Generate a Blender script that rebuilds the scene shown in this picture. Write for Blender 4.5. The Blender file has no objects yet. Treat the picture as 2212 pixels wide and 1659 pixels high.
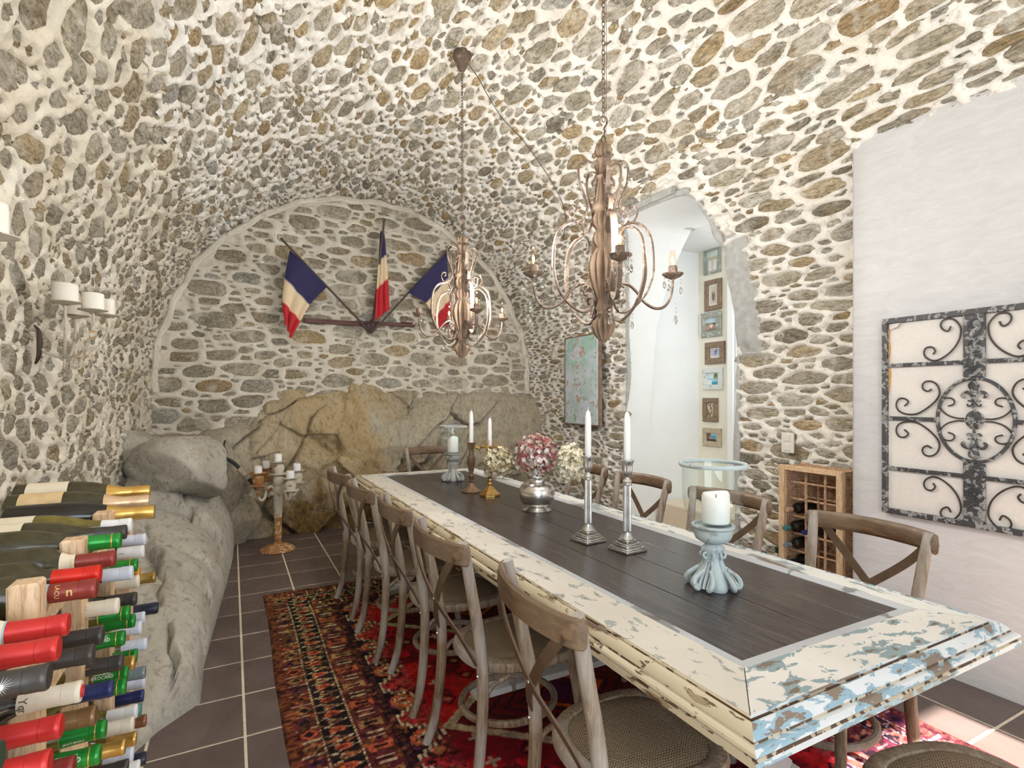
import bpy, bmesh, math, random
import numpy as np
from mathutils import Vector, Matrix, Quaternion

sc = bpy.context.scene
COL = sc.collection
PI = math.pi
rnd = random.Random(7)

# ------------------------------------------------------------------ camera, world, lights, exposure
F_PX, W_PX = 1160.0, 2212.0
YAW = math.atan2(606.0, 1160.0)
CAM = Vector((0.0, 0.0, 1.40))
cd = bpy.data.cameras.new('camera')
cd.sensor_fit = 'HORIZONTAL'; cd.sensor_width = 36.0
cd.lens = F_PX / W_PX * 36.0
cd.shift_y = 26.5 / W_PX
cd.clip_start = 0.02
cam = bpy.data.objects.new('camera', cd); COL.objects.link(cam)
cam.location = CAM
cam.rotation_euler = (PI / 2, 0, -YAW)
sc.camera = cam

def lin(c):
    return c / 12.92 if c <= 0.04045 else ((c + 0.055) / 1.055) ** 2.4
def S(r, g, b):
    return (lin(r / 255), lin(g / 255), lin(b / 255), 1.0)

w = bpy.data.worlds.new('daylight'); sc.world = w; w.use_nodes = True
bg = w.node_tree.nodes['Background']
bg.inputs[0].default_value = (0.86, 0.93, 1.0, 1); bg.inputs[1].default_value = 1.0

def area(name, loc, rot, sx, sy, power, col):
    l = bpy.data.lights.new(name, 'AREA'); l.shape = 'RECTANGLE'; l.size = sx; l.size_y = sy
    l.energy = power; l.color = col
    o = bpy.data.objects.new(name, l); COL.objects.link(o); o.location = loc; o.rotation_euler = rot
    return o
sun = bpy.data.lights.new('sun', 'SUN'); sun.energy = 30.0; sun.angle = 0.012; sun.color = (1.0, 0.95, 0.88)
so = bpy.data.objects.new('sun', sun); COL.objects.link(so)
SUN_DIR = Vector((0.0, 0.79, -0.61)).normalized()
so.rotation_euler = SUN_DIR.to_track_quat('-Z', 'Y').to_euler()
area('window_daylight', (2.2, -1.35, 1.9), (math.radians(112), 0, math.radians(8)), 2.2, 2.0, 13, (0.72, 0.86, 1.0))
area('left_fill', (-.05, -1.35, 1.75), (math.radians(97), 0, math.radians(-4)), 1.6, 2.2, 46, (0.78, 0.89, 1.0))  # added fill lamp before the solid wall, brightens the left ledge and floor
area('passage_daylight', (3.9, 2.6, 2.3), (math.radians(70), 0, math.radians(-15)), 0.7, 0.7, 11, (0.93, 0.97, 1.0))
vs = sc.view_settings
vs.view_transform = 'Standard'; vs.look = 'None'; vs.gamma = 1.0; vs.use_curve_mapping = False
vs.exposure = 0.62
try:
    sc.cycles.max_bounces = 10; sc.cycles.diffuse_bounces = 6; sc.cycles.glossy_bounces = 4
    sc.cycles.transmission_bounces = 8; sc.cycles.transparent_max_bounces = 12
    sc.cycles.caustics_reflective = False; sc.cycles.caustics_refractive = False
    sc.cycles.sample_clamp_indirect = 4.0
    sc.cycles.use_denoising = True
except Exception:
    pass

# ------------------------------------------------------------------ noise in numpy
def _h(ix, iy, iz, seed):
    n = (ix.astype(np.int64) * 374761393 + iy.astype(np.int64) * 668265263 + iz.astype(np.int64) * 2147483647 + seed * 1274126177) & 0xffffffff
    n = ((n ^ (n >> 13)) * 1274126177) & 0xffffffff
    n = ((n ^ (n >> 16)) * 2246822519) & 0xffffffff
    return ((n ^ (n >> 15)) & 0xffffff) / float(0xffffff)
def vnoise(x, y, z=None, seed=0):
    x = np.asarray(x, float); y = np.asarray(y, float)
    z = np.zeros_like(x) if z is None else np.asarray(z, float)
    ix, iy, iz = np.floor(x), np.floor(y), np.floor(z)
    fx, fy, fz = x - ix, y - iy, z - iz
    fx = fx * fx * (3 - 2 * fx); fy = fy * fy * (3 - 2 * fy); fz = fz * fz * (3 - 2 * fz)
    r = 0
    for a in (0, 1):
        for b in (0, 1):
            for c in (0, 1):
                wgt = (fx if a else 1 - fx) * (fy if b else 1 - fy) * (fz if c else 1 - fz)
                r = r + wgt * _h(ix + a, iy + b, iz + c, seed)
    return r * 2 - 1
def fbm(x, y, z=None, oct=4, seed=0):
    r = 0; amp = 1; f = 1; tot = 0
    for i in range(oct):
        r = r + amp * vnoise(np.asarray(x) * f, np.asarray(y) * f, None if z is None else np.asarray(z) * f, seed + i * 17)
        tot += amp; amp *= .5; f *= 2.03
    return r / tot
def sstep(a, b, x):
    t = np.clip((x - a) / (b - a), 0, 1)
    return t * t * (3 - 2 * t)

# ------------------------------------------------------------------ objects
def link(name, me, mat=None, parent=None, smooth=False, loc=None):
    if mat is not None:
        for m in (mat if isinstance(mat, (list, tuple)) else [mat]):
            me.materials.append(m)
    o = bpy.data.objects.new(name, me); COL.objects.link(o)
    if parent is not None: o.parent = parent
    if loc is not None: o.location = loc
    if smooth and len(me.polygons):
        me.polygons.foreach_set('use_smooth', [True] * len(me.polygons))
    return o
def tag(o, label=None, cat=None, group=None, kind=None):
    if label: o['label'] = label
    if cat: o['category'] = cat
    if group: o['group'] = group
    if kind: o['kind'] = kind
    return o
def thing(name, label, cat, loc=(0, 0, 0), rz=0.0, group=None):
    o = bpy.data.objects.new(name, None); COL.objects.link(o)
    o.empty_display_size = .05
    o.location = loc; o.rotation_euler = (0, 0, rz)
    return tag(o, label, cat, group)
def copy_tree(o, parent=None):
    c = o.copy(); COL.objects.link(c)
    if parent is not None: c.parent = parent
    for ch in list(o.children): copy_tree(ch, c)
    return c

def unit(v):
    v = Vector(v); return v / v.length if v.length > 1e-9 else Vector((0, 0, 1))

class M:
    """collects shapes into one mesh"""
    def __init__(s): s.v = []; s.f = []; s.mi = []; s.m = 0
    def add(s, v, f, T=None):
        b = len(s.v)
        if T is not None: v = [T @ Vector(p) for p in v]
        s.v += [tuple(p) for p in v]
        s.f += [tuple(i + b for i in q) for q in f]
        s.mi += [s.m] * len(f)
        return s
    def box(s, c, d, bev=0.0, T=None):
        x, y, z = (q / 2 for q in d); cx, cy, cz = c
        if bev <= 0:
            v = [(cx + a * x, cy + b * y, cz + e * z) for a in (-1, 1) for b in (-1, 1) for e in (-1, 1)]
            f = [(0, 1, 3, 2), (4, 6, 7, 5), (0, 4, 5, 1), (2, 3, 7, 6), (0, 2, 6, 4), (1, 5, 7, 3)]
            return s.add(v, f, T)
        bm = bmesh.new(); bmesh.ops.create_cube(bm, size=1)
        for q in bm.verts: q.co = Vector((q.co.x * 2 * x, q.co.y * 2 * y, q.co.z * 2 * z))
        bmesh.ops.bevel(bm, geom=bm.edges[:], offset=min(bev, .49 * min(d)), segments=1, affect='EDGES')
        v = [q.co + Vector(c) for q in bm.verts]; bm.verts.index_update()
        f = [[q.index for q in p.verts] for p in bm.faces]; bm.free()
        return s.add(v, f, T)
    def lathe(s, prof, n=16, flute=None, c=(0, 0, 0), T=None, cap=True, squash=(1, 1)):
        v = []; f = []; k = len(prof)
        for i, p in enumerate(prof):
            r, z = p[0], p[1]; am = p[2] if len(p) > 2 else 0
            for j in range(n):
                a = 2 * PI * j / n
                rr = r * (1 - am * (0.5 + 0.5 * math.cos(flute * a))) if (flute and am) else r
                v.append((c[0] + rr * math.cos(a) * squash[0], c[1] + rr * math.sin(a) * squash[1], c[2] + z))
        for i in range(k - 1):
            for j in range(n):
                a, b = i * n + j, i * n + (j + 1) % n
                f.append((a, b, b + n, a + n))
        if cap:
            if prof[0][0] > 1e-5: f.append(tuple(range(n - 1, -1, -1)))
            if prof[-1][0] > 1e-5: f.append(tuple((k - 1) * n + j for j in range(n)))
        return s.add(v, f, T)
    def tube(s, pts, r=.01, n=8, closed=False, flat=1.0, up=None, T=None, cap=True):
        """pts: polyline; r: number or list; flat: ratio of the second axis"""
        P = [Vector(p) for p in pts]; k = len(P)
        R = r if isinstance(r, (list, tuple)) else [r] * k
        tang = []
        for i in range(k):
            a = P[(i - 1) % k] if (closed or i > 0) else P[i]
            b = P[(i + 1) % k] if (closed or i < k - 1) else P[i]
            tang.append(unit(b - a))
        nrm = Vector(up) if up is not None else (Vector((0, 0, 1)) if abs(tang[0].z) < .9 else Vector((1, 0, 0)))
        v = []; f = []
        for i in range(k):
            t = tang[i]
            if up is not None: nrm = Vector(up)
            nrm = nrm - t * nrm.dot(t)
            nrm = unit(nrm); bi = t.cross(nrm)
            for j in range(n):
                a = 2 * PI * (j + .5) / n
                v.append(P[i] + nrm * (math.cos(a) * R[i]) + bi * (math.sin(a) * R[i] * flat))
        for i in range(k if closed else k - 1):
            for j in range(n):
                a = i * n + j; b = i * n + (j + 1) % n
                a2 = ((i + 1) % k) * n + j; b2 = ((i + 1) % k) * n + (j + 1) % n
                f.append((a, b, b2, a2))
        if cap and not closed:
            f.append(tuple(range(n - 1, -1, -1))); f.append(tuple((k - 1) * n + j for j in range(n)))
        return s.add(v, f, T)
    def ball(s, c, r, n=10, k=6, T=None):
        r = r if isinstance(r, (list, tuple)) else (r, r, r)
        prof = [(math.sin(PI * i / k), -math.cos(PI * i / k)) for i in range(k + 1)]
        prof[0] = (0.001, -1); prof[-1] = (0.001, 1)
        v = []; f = []
        for (q, z) in prof:
            for j in range(n):
                a = 2 * PI * j / n
                v.append((c[0] + r[0] * q * math.cos(a), c[1] + r[1] * q * math.sin(a), c[2] + r[2] * z))
        for i in range(k):
            for j in range(n):
                a, b = i * n + j, i * n + (j + 1) % n
                f.append((a, b, b + n, a + n))
        return s.add(v, f, T)
    def prism(s, poly, h0, h1, T=None):
        n = len(poly)
        v = [(p[0], p[1], h0) for p in poly] + [(p[0], p[1], h1) for p in poly]
        f = [tuple(range(n - 1, -1, -1)), tuple(range(n, 2 * n))] + [(i, (i + 1) % n, n + (i + 1) % n, n + i) for i in range(n)]
        return s.add(v, f, T)
    def mesh(s, name):
        me = bpy.data.meshes.new(name); me.from_pydata(s.v, [], s.f); me.update()
        if any(s.mi): me.polygons.foreach_set('material_index', s.mi)
        return me
    def obj(s, name, mat, parent=None, smooth=True, loc=None, angle=40):
        me = s.mesh(name); o = link(name, me, mat, parent, False, loc)
        if smooth:
            me.polygons.foreach_set('use_smooth', [True] * len(me.polygons))
            try: me.set_sharp_from_angle(angle=math.radians(angle))
            except Exception: pass
        return o

def crom(pts, per=6, closed=False):
    P = [Vector(p) for p in pts]; n = len(P); out = []
    for i in range(n if closed else n - 1):
        if closed: a, b, c, d = P[i - 1], P[i], P[(i + 1) % n], P[(i + 2) % n]
        else: a, b, c, d = P[max(i - 1, 0)], P[i], P[i + 1], P[min(i + 2, n - 1)]
        for k in range(per):
            t = k / per
            out.append(.5 * ((2 * b) + (c - a) * t + (2 * a - 5 * b + 4 * c - d) * t * t + (3 * b - a - 3 * c + d) * t ** 3))
    if not closed: out.append(P[-1])
    return out

def grid_mesh(name, P, mask=None, flip=False):
    """P: (nu, nv, 3) array; mask of faces (nu-1, nv-1)"""
    nu, nv = P.shape[:2]
    idx = np.arange(nu * nv).reshape(nu, nv)
    q = np.stack([idx[:-1, :-1], idx[1:, :-1], idx[1:, 1:], idx[:-1, 1:]], -1).reshape(-1, 4)
    if flip: q = q[:, ::-1]
    if mask is not None: q = q[mask.reshape(-1)]
    used = np.zeros(nu * nv, bool); used[q.reshape(-1)] = True
    remap = np.cumsum(used) - 1
    V = P.reshape(-1, 3)[used]; q = remap[q]
    me = bpy.data.meshes.new(name)
    me.vertices.add(len(V)); me.vertices.foreach_set('co', V.reshape(-1))
    me.loops.add(len(q) * 4); me.loops.foreach_set('vertex_index', q.reshape(-1).astype(np.int32))
    me.polygons.add(len(q)); me.polygons.foreach_set('loop_start', np.arange(0, len(q) * 4, 4, dtype=np.int32))
    me.update(calc_edges=True); me.validate()
    return me, used
def set_col(me, cols, name='Col', domain='POINT'):
    a = me.color_attributes.new(name, 'FLOAT_COLOR', domain)
    c = np.ones((len(cols), 4), np.float32); c[:, :3] = np.asarray(cols)[:, :3]
    a.data.foreach_set('color', c.reshape(-1))

# ------------------------------------------------------------------ materials
class N:
    def __init__(s, name):
        s.mat = bpy.data.materials.new(name); s.mat.use_nodes = True
        s.t = s.mat.node_tree; s.n = s.t.nodes
        s.b = s.n['Principled BSDF']; s.out = s.n['Material Output']
        s._tc = None
    def node(s, ty, **kw):
        q = s.n.new(ty)
        for k, v in kw.items(): setattr(q, k, v)
        return q
    def l(s, a, b): s.t.links.new(a, b)
    def co(s, scale=(1, 1, 1), kind='Object', rot=(0, 0, 0)):
        if s._tc is None: s._tc = s.node('ShaderNodeTexCoord')
        m = s.node('ShaderNodeMapping'); s.l(s._tc.outputs[kind], m.inputs[0])
        m.inputs['Scale'].default_value = scale; m.inputs['Rotation'].default_value = rot
        return m.outputs[0]
    def noise(s, scale, detail=4, rough=.55, co=None, dist=0.0):
        q = s.node('ShaderNodeTexNoise'); q.inputs['Scale'].default_value = scale
        q.inputs['Detail'].default_value = detail; q.inputs['Roughness'].default_value = rough
        q.inputs['Distortion'].default_value = dist
        s.l(co if co is not None else s.co(), q.inputs['Vector'])
        return q.outputs['Fac']
    def ramp(s, fac, stops, interp='LINEAR'):
        q = s.node('ShaderNodeValToRGB'); r = q.color_ramp; r.interpolation = interp
        while len(r.elements) > 1: r.elements.remove(r.elements[0])
        r.elements[0].position = stops[0][0]; r.elements[0].color = stops[0][1]
        for p, c in stops[1:]:
            e = r.elements.new(p); e.color = c
        s.l(fac, q.inputs[0]); return q.outputs[0]
    def mix(s, fac, a, b, mode='MIX'):
        q = s.node('ShaderNodeMix', data_type='RGBA', blend_type=mode)
        for v, i in ((fac, 0), (a, 6), (b, 7)):
            if hasattr(v, 'is_linked'): s.l(v, q.inputs[i])
            else: q.inputs[i].default_value = v
        return q.outputs[2]
    def math(s, op, a, b=0.5, clamp=False):
        q = s.node('ShaderNodeMath', operation=op, use_clamp=clamp)
        for v, i in ((a, 0), (b, 1)):
            if hasattr(v, 'is_linked'): s.l(v, q.inputs[i])
            else: q.inputs[i].default_value = v
        return q.outputs[0]
    def bump(s, h, strength=.3, dist=.01, prev=None):
        q = s.node('ShaderNodeBump'); q.inputs['Strength'].default_value = strength; q.inputs['Distance'].default_value = dist
        s.l(h, q.inputs['Height'])
        if prev is not None: s.l(prev, q.inputs['Normal'])
        return q.outputs[0]
    def fin(s, col=None, rough=.6, metal=0.0, normal=None, **kw):
        for v, nm in ((col, 'Base Color'), (rough, 'Roughness'), (metal, 'Metallic'), (normal, 'Normal')):
            if v is None: continue
            if hasattr(v, 'is_linked'): s.l(v, s.b.inputs[nm])
            else: s.b.inputs[nm].default_value = v
        for k, v in kw.items(): s.b.inputs[k.replace('_', ' ')].default_value = v
        return s.mat

def plain(name, c, rough=.6, metal=0.0, var=.12, scale=30, bump=.0, **kw):
    m = N(name); n = m.noise(scale, 3)
    dark = tuple(q * (1 - var) for q in c[:3]) + (1,); lite = tuple(min(1, q * (1 + var)) for q in c[:3]) + (1,)
    col = m.ramp(n, [(.3, dark), (.7, lite)])
    nm = m.bump(n, bump, .004) if bump else None
    return m.fin(col, rough, metal, nm, **kw)

def mat_attr(name, rough=.7, bump=.0, scale=200, spec=.5, var=0.0):
    m = N(name); a = m.node('ShaderNodeAttribute', attribute_name='Col')
    col = a.outputs['Color']
    n = m.noise(scale, 3)
    if var: col = m.mix(m.math('MULTIPLY', n, var), col, (0.02, 0.015, 0.01, 1))
    nm = m.bump(n, bump, .004) if bump else None
    m.b.inputs['Specular IOR Level'].default_value = spec
    return m.fin(col, rough, 0, nm)

def mat_stone():
    m = N('stone'); a = m.node('ShaderNodeAttribute', attribute_name='Col')
    geo = m.node('ShaderNodeNewGeometry'); pos = geo.outputs['Position']
    st = m.node('ShaderNodeMapping'); m.l(pos, st.inputs[0]); st.inputs['Scale'].default_value = (1.6, .7, 2.6); st.inputs['Rotation'].default_value = (.35, .3, .2)
    n1 = m.noise(7, 6, .65, st.outputs[0], .8); n2 = m.noise(30, 6, .7, st.outputs[0], .5); n3 = m.noise(3.2, 3, .5, pos); n5 = m.noise(15, 5, .65, st.outputs[0], 1.2)
    n4 = m.noise(6.5, 5, .65, pos, .5)
    A = a.outputs['Color']
    c = m.mix(m.ramp(n1, [(.34, (1, 1, 1, 1)), (.56, (0, 0, 0, 1))]), A, m.mix(1.0, A, (.66, .62, .56, 1), 'MULTIPLY'))
    c = m.mix(m.ramp(n3, [(.50, (0, 0, 0, 1)), (.72, (.5, .5, .5, 1))]), c, S(206, 178, 128))
    c = m.mix(m.ramp(n2, [(.40, (.7, .7, .7, 1)), (.50, (0, 0, 0, 1))]), c, m.mix(1.0, c, (.42, .39, .34, 1), 'MULTIPLY'))
    c = m.mix(m.ramp(n5, [(.455, (0, 0, 0, 1)), (.485, (.8, .8, .8, 1)), (.515, (0, 0, 0, 1))]), c, m.mix(1.0, c, (.34, .31, .27, 1), 'MULTIPLY'))
    c = m.mix(m.ramp(n2, [(.56, (0, 0, 0, 1)), (.70, (.5, .5, .5, 1))]), c, S(214, 208, 194))
    c = m.mix(m.ramp(n4, [(.53, (0, 0, 0, 1)), (.64, (.8, .8, .8, 1))]), c, S(232, 225, 210))
    nb = m.bump(n5, .9, .02, m.bump(n2, .8, .014, m.bump(n1, 1.0, .035)))
    return m.fin(c, .88, 0, nb)
def mat_mortar(name, tint, dirty):
    m = N(name)
    geo = m.node('ShaderNodeNewGeometry'); pos = geo.outputs['Position']
    n1 = m.noise(3.0, 5, .6, pos); n2 = m.noise(55, 5, .7, pos); n3 = m.noise(14, 5, .65, pos)
    c = m.mix(m.ramp(n1, [(.4, (0, 0, 0, 1)), (.7, (1, 1, 1, 1))]), tint, dirty)
    c = m.mix(m.ramp(n3, [(.56, (0, 0, 0, 1)), (.70, (.55, .55, .55, 1))]), c, S(150, 138, 116))
    c = m.mix(m.ramp(n2, [(.30, (.55, .55, .55, 1)), (.42, (0, 0, 0, 1))]), c, S(160, 148, 128))
    nb = m.bump(n2, .35, .006, m.bump(n3, .5, .02))
    return m.fin(c, .9, 0, nb)
def mat_plaster():
    m = N('white_plaster')
    co = m.co((1, 1, 1)); n = m.noise(5, 6, .7, m.co((1, 1, 3.5)), 1.4); n2 = m.noise(60, 3, .6, m.co((1, 1, 2.5)))
    c = m.ramp(n, [(.3, S(196, 195, 195)), (.7, S(210, 209, 209))])
    return m.fin(c, .85, 0, m.bump(n2, .10, .004, m.bump(n, .25, .02)))
def mat_rock(name, a, b, c2, dark, stain=0.0, speck=.85):
    m = N(name); geo = m.node('ShaderNodeNewGeometry'); pos = geo.outputs['Position']
    mp = m.node('ShaderNodeMapping'); m.l(pos, mp.inputs[0]); mp.inputs['Rotation'].default_value = (.0, .75, 0); mp.inputs['Scale'].default_value = (1.7, 1.2, 1.0)
    n1 = m.noise(1.6, 6, .6, mp.outputs[0], .8); n2 = m.noise(16, 7, .7, mp.outputs[0], .3); n3 = m.noise(4.5, 5, .6, pos, .6); n4 = m.noise(70, 4, .7, pos)
    c = m.ramp(n1, [(.25, a), (.45, b), (.68, c2)])
    c = m.mix(m.ramp(n2, [(.34, (speck,) * 3 + (1,)), (.48, (0, 0, 0, 1))]), c, m.mix(1.0, c, (.40, .36, .30, 1), 'MULTIPLY'))
    c = m.mix(m.ramp(n3, [(.60, (0, 0, 0, 1)), (.72, (.7, .7, .7, 1))]), c, dark)
    c = m.mix(m.ramp(n4, [(.56, (0, 0, 0, 1)), (.7, (.4, .4, .4, 1))]), c, S(214, 205, 186))
    if stain:
        sx0 = m.node('ShaderNodeSeparateXYZ'); m.l(pos, sx0.inputs[0])
        gx = m.math('ADD', m.math('MULTIPLY', sx0.outputs['X'], .25), m.math('MULTIPLY', m.math('SUBTRACT', n1, .5), .5))
        gm = m.ramp(gx, [(.02, (1, 1, 1, 1)), (.12, (.25, .25, .25, 1)), (.28, (.1, .1, .1, 1)), (.40, (.9, .9, .9, 1))])
        c = m.mix(m.math('MULTIPLY', gm, .9), c, m.mix(1.0, m.ramp(n2, [(.3, S(150, 142, 126)), (.5, S(188, 180, 162)), (.7, S(212, 206, 192))]), m.ramp(n3, [(.3, (.8, .8, .8, 1)), (.6, (1, 1, 1, 1))]), 'MULTIPLY'))
        sx = m.node('ShaderNodeSeparateXYZ'); m.l(pos, sx.inputs[0])
        zz = m.math('ADD', sx.outputs['Z'], m.math('MULTIPLY', m.math('SUBTRACT', n3, .5), 1.6))
        f = m.ramp(zz, [(.22, (1, 1, 1, 1)), (.70, (0, 0, 0, 1))])
        xx = m.math('ADD', sx.outputs['X'], m.math('MULTIPLY', m.math('SUBTRACT', n3, .5), .8))
        g = m.ramp(m.math('MULTIPLY', xx, .3), [(.05, (0, 0, 0, 1)), (.16, (1, 1, 1, 1)), (.5, (1, 1, 1, 1)), (.7, (.2, .2, .2, 1))])
        f = m.mix(1.0, f, g, 'MULTIPLY')
        c = m.mix(m.math('MULTIPLY', f, stain), c, m.ramp(n2, [(.3, S(52, 38, 20)), (.5, S(112, 84, 34)), (.7, S(146, 116, 52))]))
    nb = m.bump(n4, .4, .008, m.bump(n2, .8, .035))
    return m.fin(c, .85, 0, nb)
def mat_wood(name, dark, mid, lite, scale=(2, 30, 30), rough=.55, bump=.25, coat=0.0, wear=None, wearamt=.6):
    m = N(name); co = m.co(scale)
    n = m.noise(2.2, 6, .65, co, 1.0); n2 = m.noise(7, 4, .6, co); n3 = m.noise(3.5, 3, .5)
    c = m.ramp(n, [(.3, dark), (.5, mid), (.72, lite)])
    c = m.mix(m.ramp(n2, [(.35, (.6, .6, .6, 1)), (.5, (0, 0, 0, 1))]), c, m.mix(1.0, c, (.45, .42, .4, 1), 'MULTIPLY'))
    if wear is not None:
        c = m.mix(m.ramp(n3, [(.42, (0, 0, 0, 1)), (.62, (wearamt,) * 3 + (1,))]), c, wear)
    m.b.inputs['Coat Weight'].default_value = coat
    return m.fin(c, rough, 0, m.bump(n2, bump, .004))
def mat_chipped(name, top, under, wood, amt=.5, under_amt=.5, scale=(1, 1, 1), rough=.45, sc=1.0):
    """worn paint: top coat, an older coat under it, bare wood under both"""
    m = N(name); co = m.co(scale)
    n = m.noise(7 * sc, 7, .62, co, .5); n2 = m.noise(3.5 * sc, 3, .5, co); n3 = m.noise(40, 3, .6, co); n4 = m.noise(2.2, 4)
    base = m.mix(m.ramp(n4, [(.35, (0, 0, 0, 1)), (.7, (1, 1, 1, 1))]), top, tuple(q * .86 for q in top[:3]) + (1,))
    f = m.math('ADD', n, m.math('MULTIPLY', m.math('SUBTRACT', n2, .5), .55))
    chip = m.ramp(f, [(amt, (0, 0, 0, 1)), (amt + .008, (1, 1, 1, 1))])
    und = m.mix(m.ramp(n2, [(under_amt, (0, 0, 0, 1)), (under_amt + .02, (1, 1, 1, 1))]), wood, under)
    wd = m.ramp(f, [(amt + .10, (0, 0, 0, 1)), (amt + .11, (1, 1, 1, 1))])
    und = m.mix(wd, und, wood)
    c = m.mix(chip, base, und)
    inv = m.math('SUBTRACT', 1.0, chip)
    return m.fin(c, rough, 0, m.bump(n3, .08, .002, m.bump(inv, .5, .0025)))
def mat_glass(name, col=(1, 1, 1, 1), rough=0.0, ior=1.45, alpha_mix=.0):
    m = N(name)
    m.fin(col, rough); m.b.inputs['Transmission Weight'].default_value = 1.0; m.b.inputs['IOR'].default_value = ior
    return m.mat
def mat_thin_glass(name, tint=(.97, .985, .98, 1)):
    m = N(name); tr = m.node('ShaderNodeBsdfTransparent'); tr.inputs[0].default_value = tint
    gl = m.node('ShaderNodeBsdfGlossy'); gl.inputs['Roughness'].default_value = .03
    fr = m.node('ShaderNodeLayerWeight'); fr.inputs['Blend'].default_value = .32
    fac = m.ramp(fr.outputs['Facing'], [(0, (.03, .03, .03, 1)), (.7, (.09, .09, .09, 1)), (1, (.7, .7, .7, 1))])
    mx = m.node('ShaderNodeMixShader'); m.l(fac, mx.inputs[0]); m.l(tr.outputs[0], mx.inputs[1]); m.l(gl.outputs[0], mx.inputs[2])
    m.l(mx.outputs[0], m.out.inputs[0]); return m.mat
def mat_emit(name, col, strength):
    m = N(name); m.fin(col, .4); m.b.inputs['Emission Color'].default_value = col; m.b.inputs['Emission Strength'].default_value = strength
    return m.mat
def mat_weave(name, a, b, scale=150, bump=.6):
    m = N(name); co = m.co()
    ck = m.node('ShaderNodeTexChecker'); m.l(co, ck.inputs['Vector']); ck.inputs['Scale'].default_value = scale
    n = m.noise(60, 3); n2 = m.noise(9, 3)
    c = m.mix(ck.outputs['Fac'], a, b)
    c = m.mix(m.ramp(n, [(.4, (0, 0, 0, 1)), (.7, (.6, .6, .6, 1))]), c, m.mix(.5, a, b))
    c = m.mix(m.math('MULTIPLY', n2, .35), c, S(60, 45, 34))
    w1 = m.node('ShaderNodeTexWave', bands_direction='X'); w2 = m.node('ShaderNodeTexWave', bands_direction='Y')
    for q in (w1, w2): m.l(co, q.inputs['Vector']); q.inputs['Scale'].default_value = scale / 6.283 * 1.0
    h = m.math('MULTIPLY', w1.outputs['Fac'], w2.outputs['Fac'])
    return m.fin(c, .75, 0, m.bump(h, bump, .003))

MT = {}
MT['stone'] = mat_stone()
MT['mortar_warm'] = mat_mortar('mortar_left', S(236, 228, 212), S(216, 204, 182))
MT['mortar'] = mat_mortar('mortar', S(240, 236, 228), S(226, 218, 204))
MT['mortar_back'] = mat_mortar('mortar_back', S(230, 224, 210), S(206, 198, 182))
MT['plaster'] = mat_plaster()
MT['white_wall'] = plain('white_wall', S(236, 238, 238), .8, var=.02, scale=4)
MT['cream_wall'] = plain('cream_wall', S(234, 231, 216), .8, var=.02, scale=4)
MT['grey_plaster'] = plain('grey_plaster', S(176, 176, 172), .9, var=.15, scale=22, bump=.4)
MT['rock_brown'] = mat_rock('rock_brown', S(158, 132, 88), S(194, 168, 122), S(216, 202, 172), S(112, 92, 62), .95, .7)
MT['rock_grey'] = mat_rock('rock_grey', S(176, 170, 158), S(202, 197, 184), S(220, 216, 206), S(176, 160, 134), 0, .7)
MT['tile'] = None
m = N('floor_tile'); n = m.noise(2.2, 4, .6, m.co(kind='Object')); n2 = m.noise(30, 4, .6)
oi = m.node('ShaderNodeObjectInfo')
c = m.mix(m.math('MULTIPLY', oi.outputs['Random'], .6), S(84, 70, 66), S(102, 86, 80))
c = m.mix(m.ramp(n, [(.35, (0, 0, 0, 1)), (.75, (.6, .6, .6, 1))]), c, S(112, 98, 94))
MT['tile'] = m.fin(c, m.ramp(n2, [(.3, (.32,) * 3 + (1,)), (.7, (.5,) * 3 + (1,))]), 0, m.bump(n2, .06, .003))
MT['grout'] = plain('grout', S(214, 202, 180), .9, var=.12, scale=40)
MT['chair_grey'] = mat_wood('weathered_oak', S(84, 64, 46), S(124, 103, 80), S(160, 145, 126), (24, 24, 2.5), .55, .3, wear=S(176, 172, 168), wearamt=.55)
MT['chair_brown'] = mat_wood('worn_brown_oak', S(58, 40, 27), S(90, 66, 45), S(122, 96, 70), (24, 3, 24), .45, .25, wear=S(140, 120, 98), wearamt=.4)
MT['strap'] = plain('brown_strap', S(92, 72, 54), .5, 0.2, .2, 25)
MT['rivet'] = plain('rivet_steel', S(190, 186, 180), .3, .9, .1, 40)
MT['weave'] = mat_weave('woven_seat', S(168, 146, 116), S(84, 68, 54), 230)
MT['panel_wood'] = mat_wood('dark_table_plank', S(36, 31, 31), S(58, 50, 48), S(86, 74, 69), (22, 1.6, 22), .24, .3)
MT['paint_left'] = mat_chipped('cream_chipped_paint', S(200, 193, 180), S(146, 148, 142), S(96, 76, 58), .615, .42, (1.6, .9, 1), sc=2.6)
MT['paint_right'] = mat_chipped('white_chipped_paint', S(214, 212, 206), S(138, 150, 152), S(120, 100, 82), .545, .30, (2.2, .8, 1), sc=1.4)
MT['paint_near'] = mat_chipped('white_paint_chipped_to_blue', S(212, 207, 200), S(128, 146, 150), S(110, 94, 78), .555, .24, (.8, 1.6, 1), sc=2.3)
MT['mould_left'] = mat_chipped('yellowed_chipped_paint', S(196, 182, 154), S(150, 132, 100), S(92, 70, 48), .60, .55, (2, .7, 2), sc=2.4)
MT['mould_near'] = mat_chipped('blue_white_chipped_paint', S(204, 206, 208), S(132, 160, 174), S(120, 104, 90), .52, .22, (.8, 2, 2), sc=2.2)
MT['bare_groove'] = mat_chipped('worn_groove', S(186, 172, 148), S(112, 84, 58), S(82, 58, 40), .50, .9, (2, 1, 2), sc=2.2)
MT['bevel'] = mat_chipped('grey_bevel_paint', S(178, 180, 184), S(124, 124, 124), S(88, 78, 70), .60, .4)
MT['white_paint'] = mat_chipped('white_table_leg', S(222, 222, 222), S(180, 184, 186), S(140, 120, 100), .66, .4)
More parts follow.
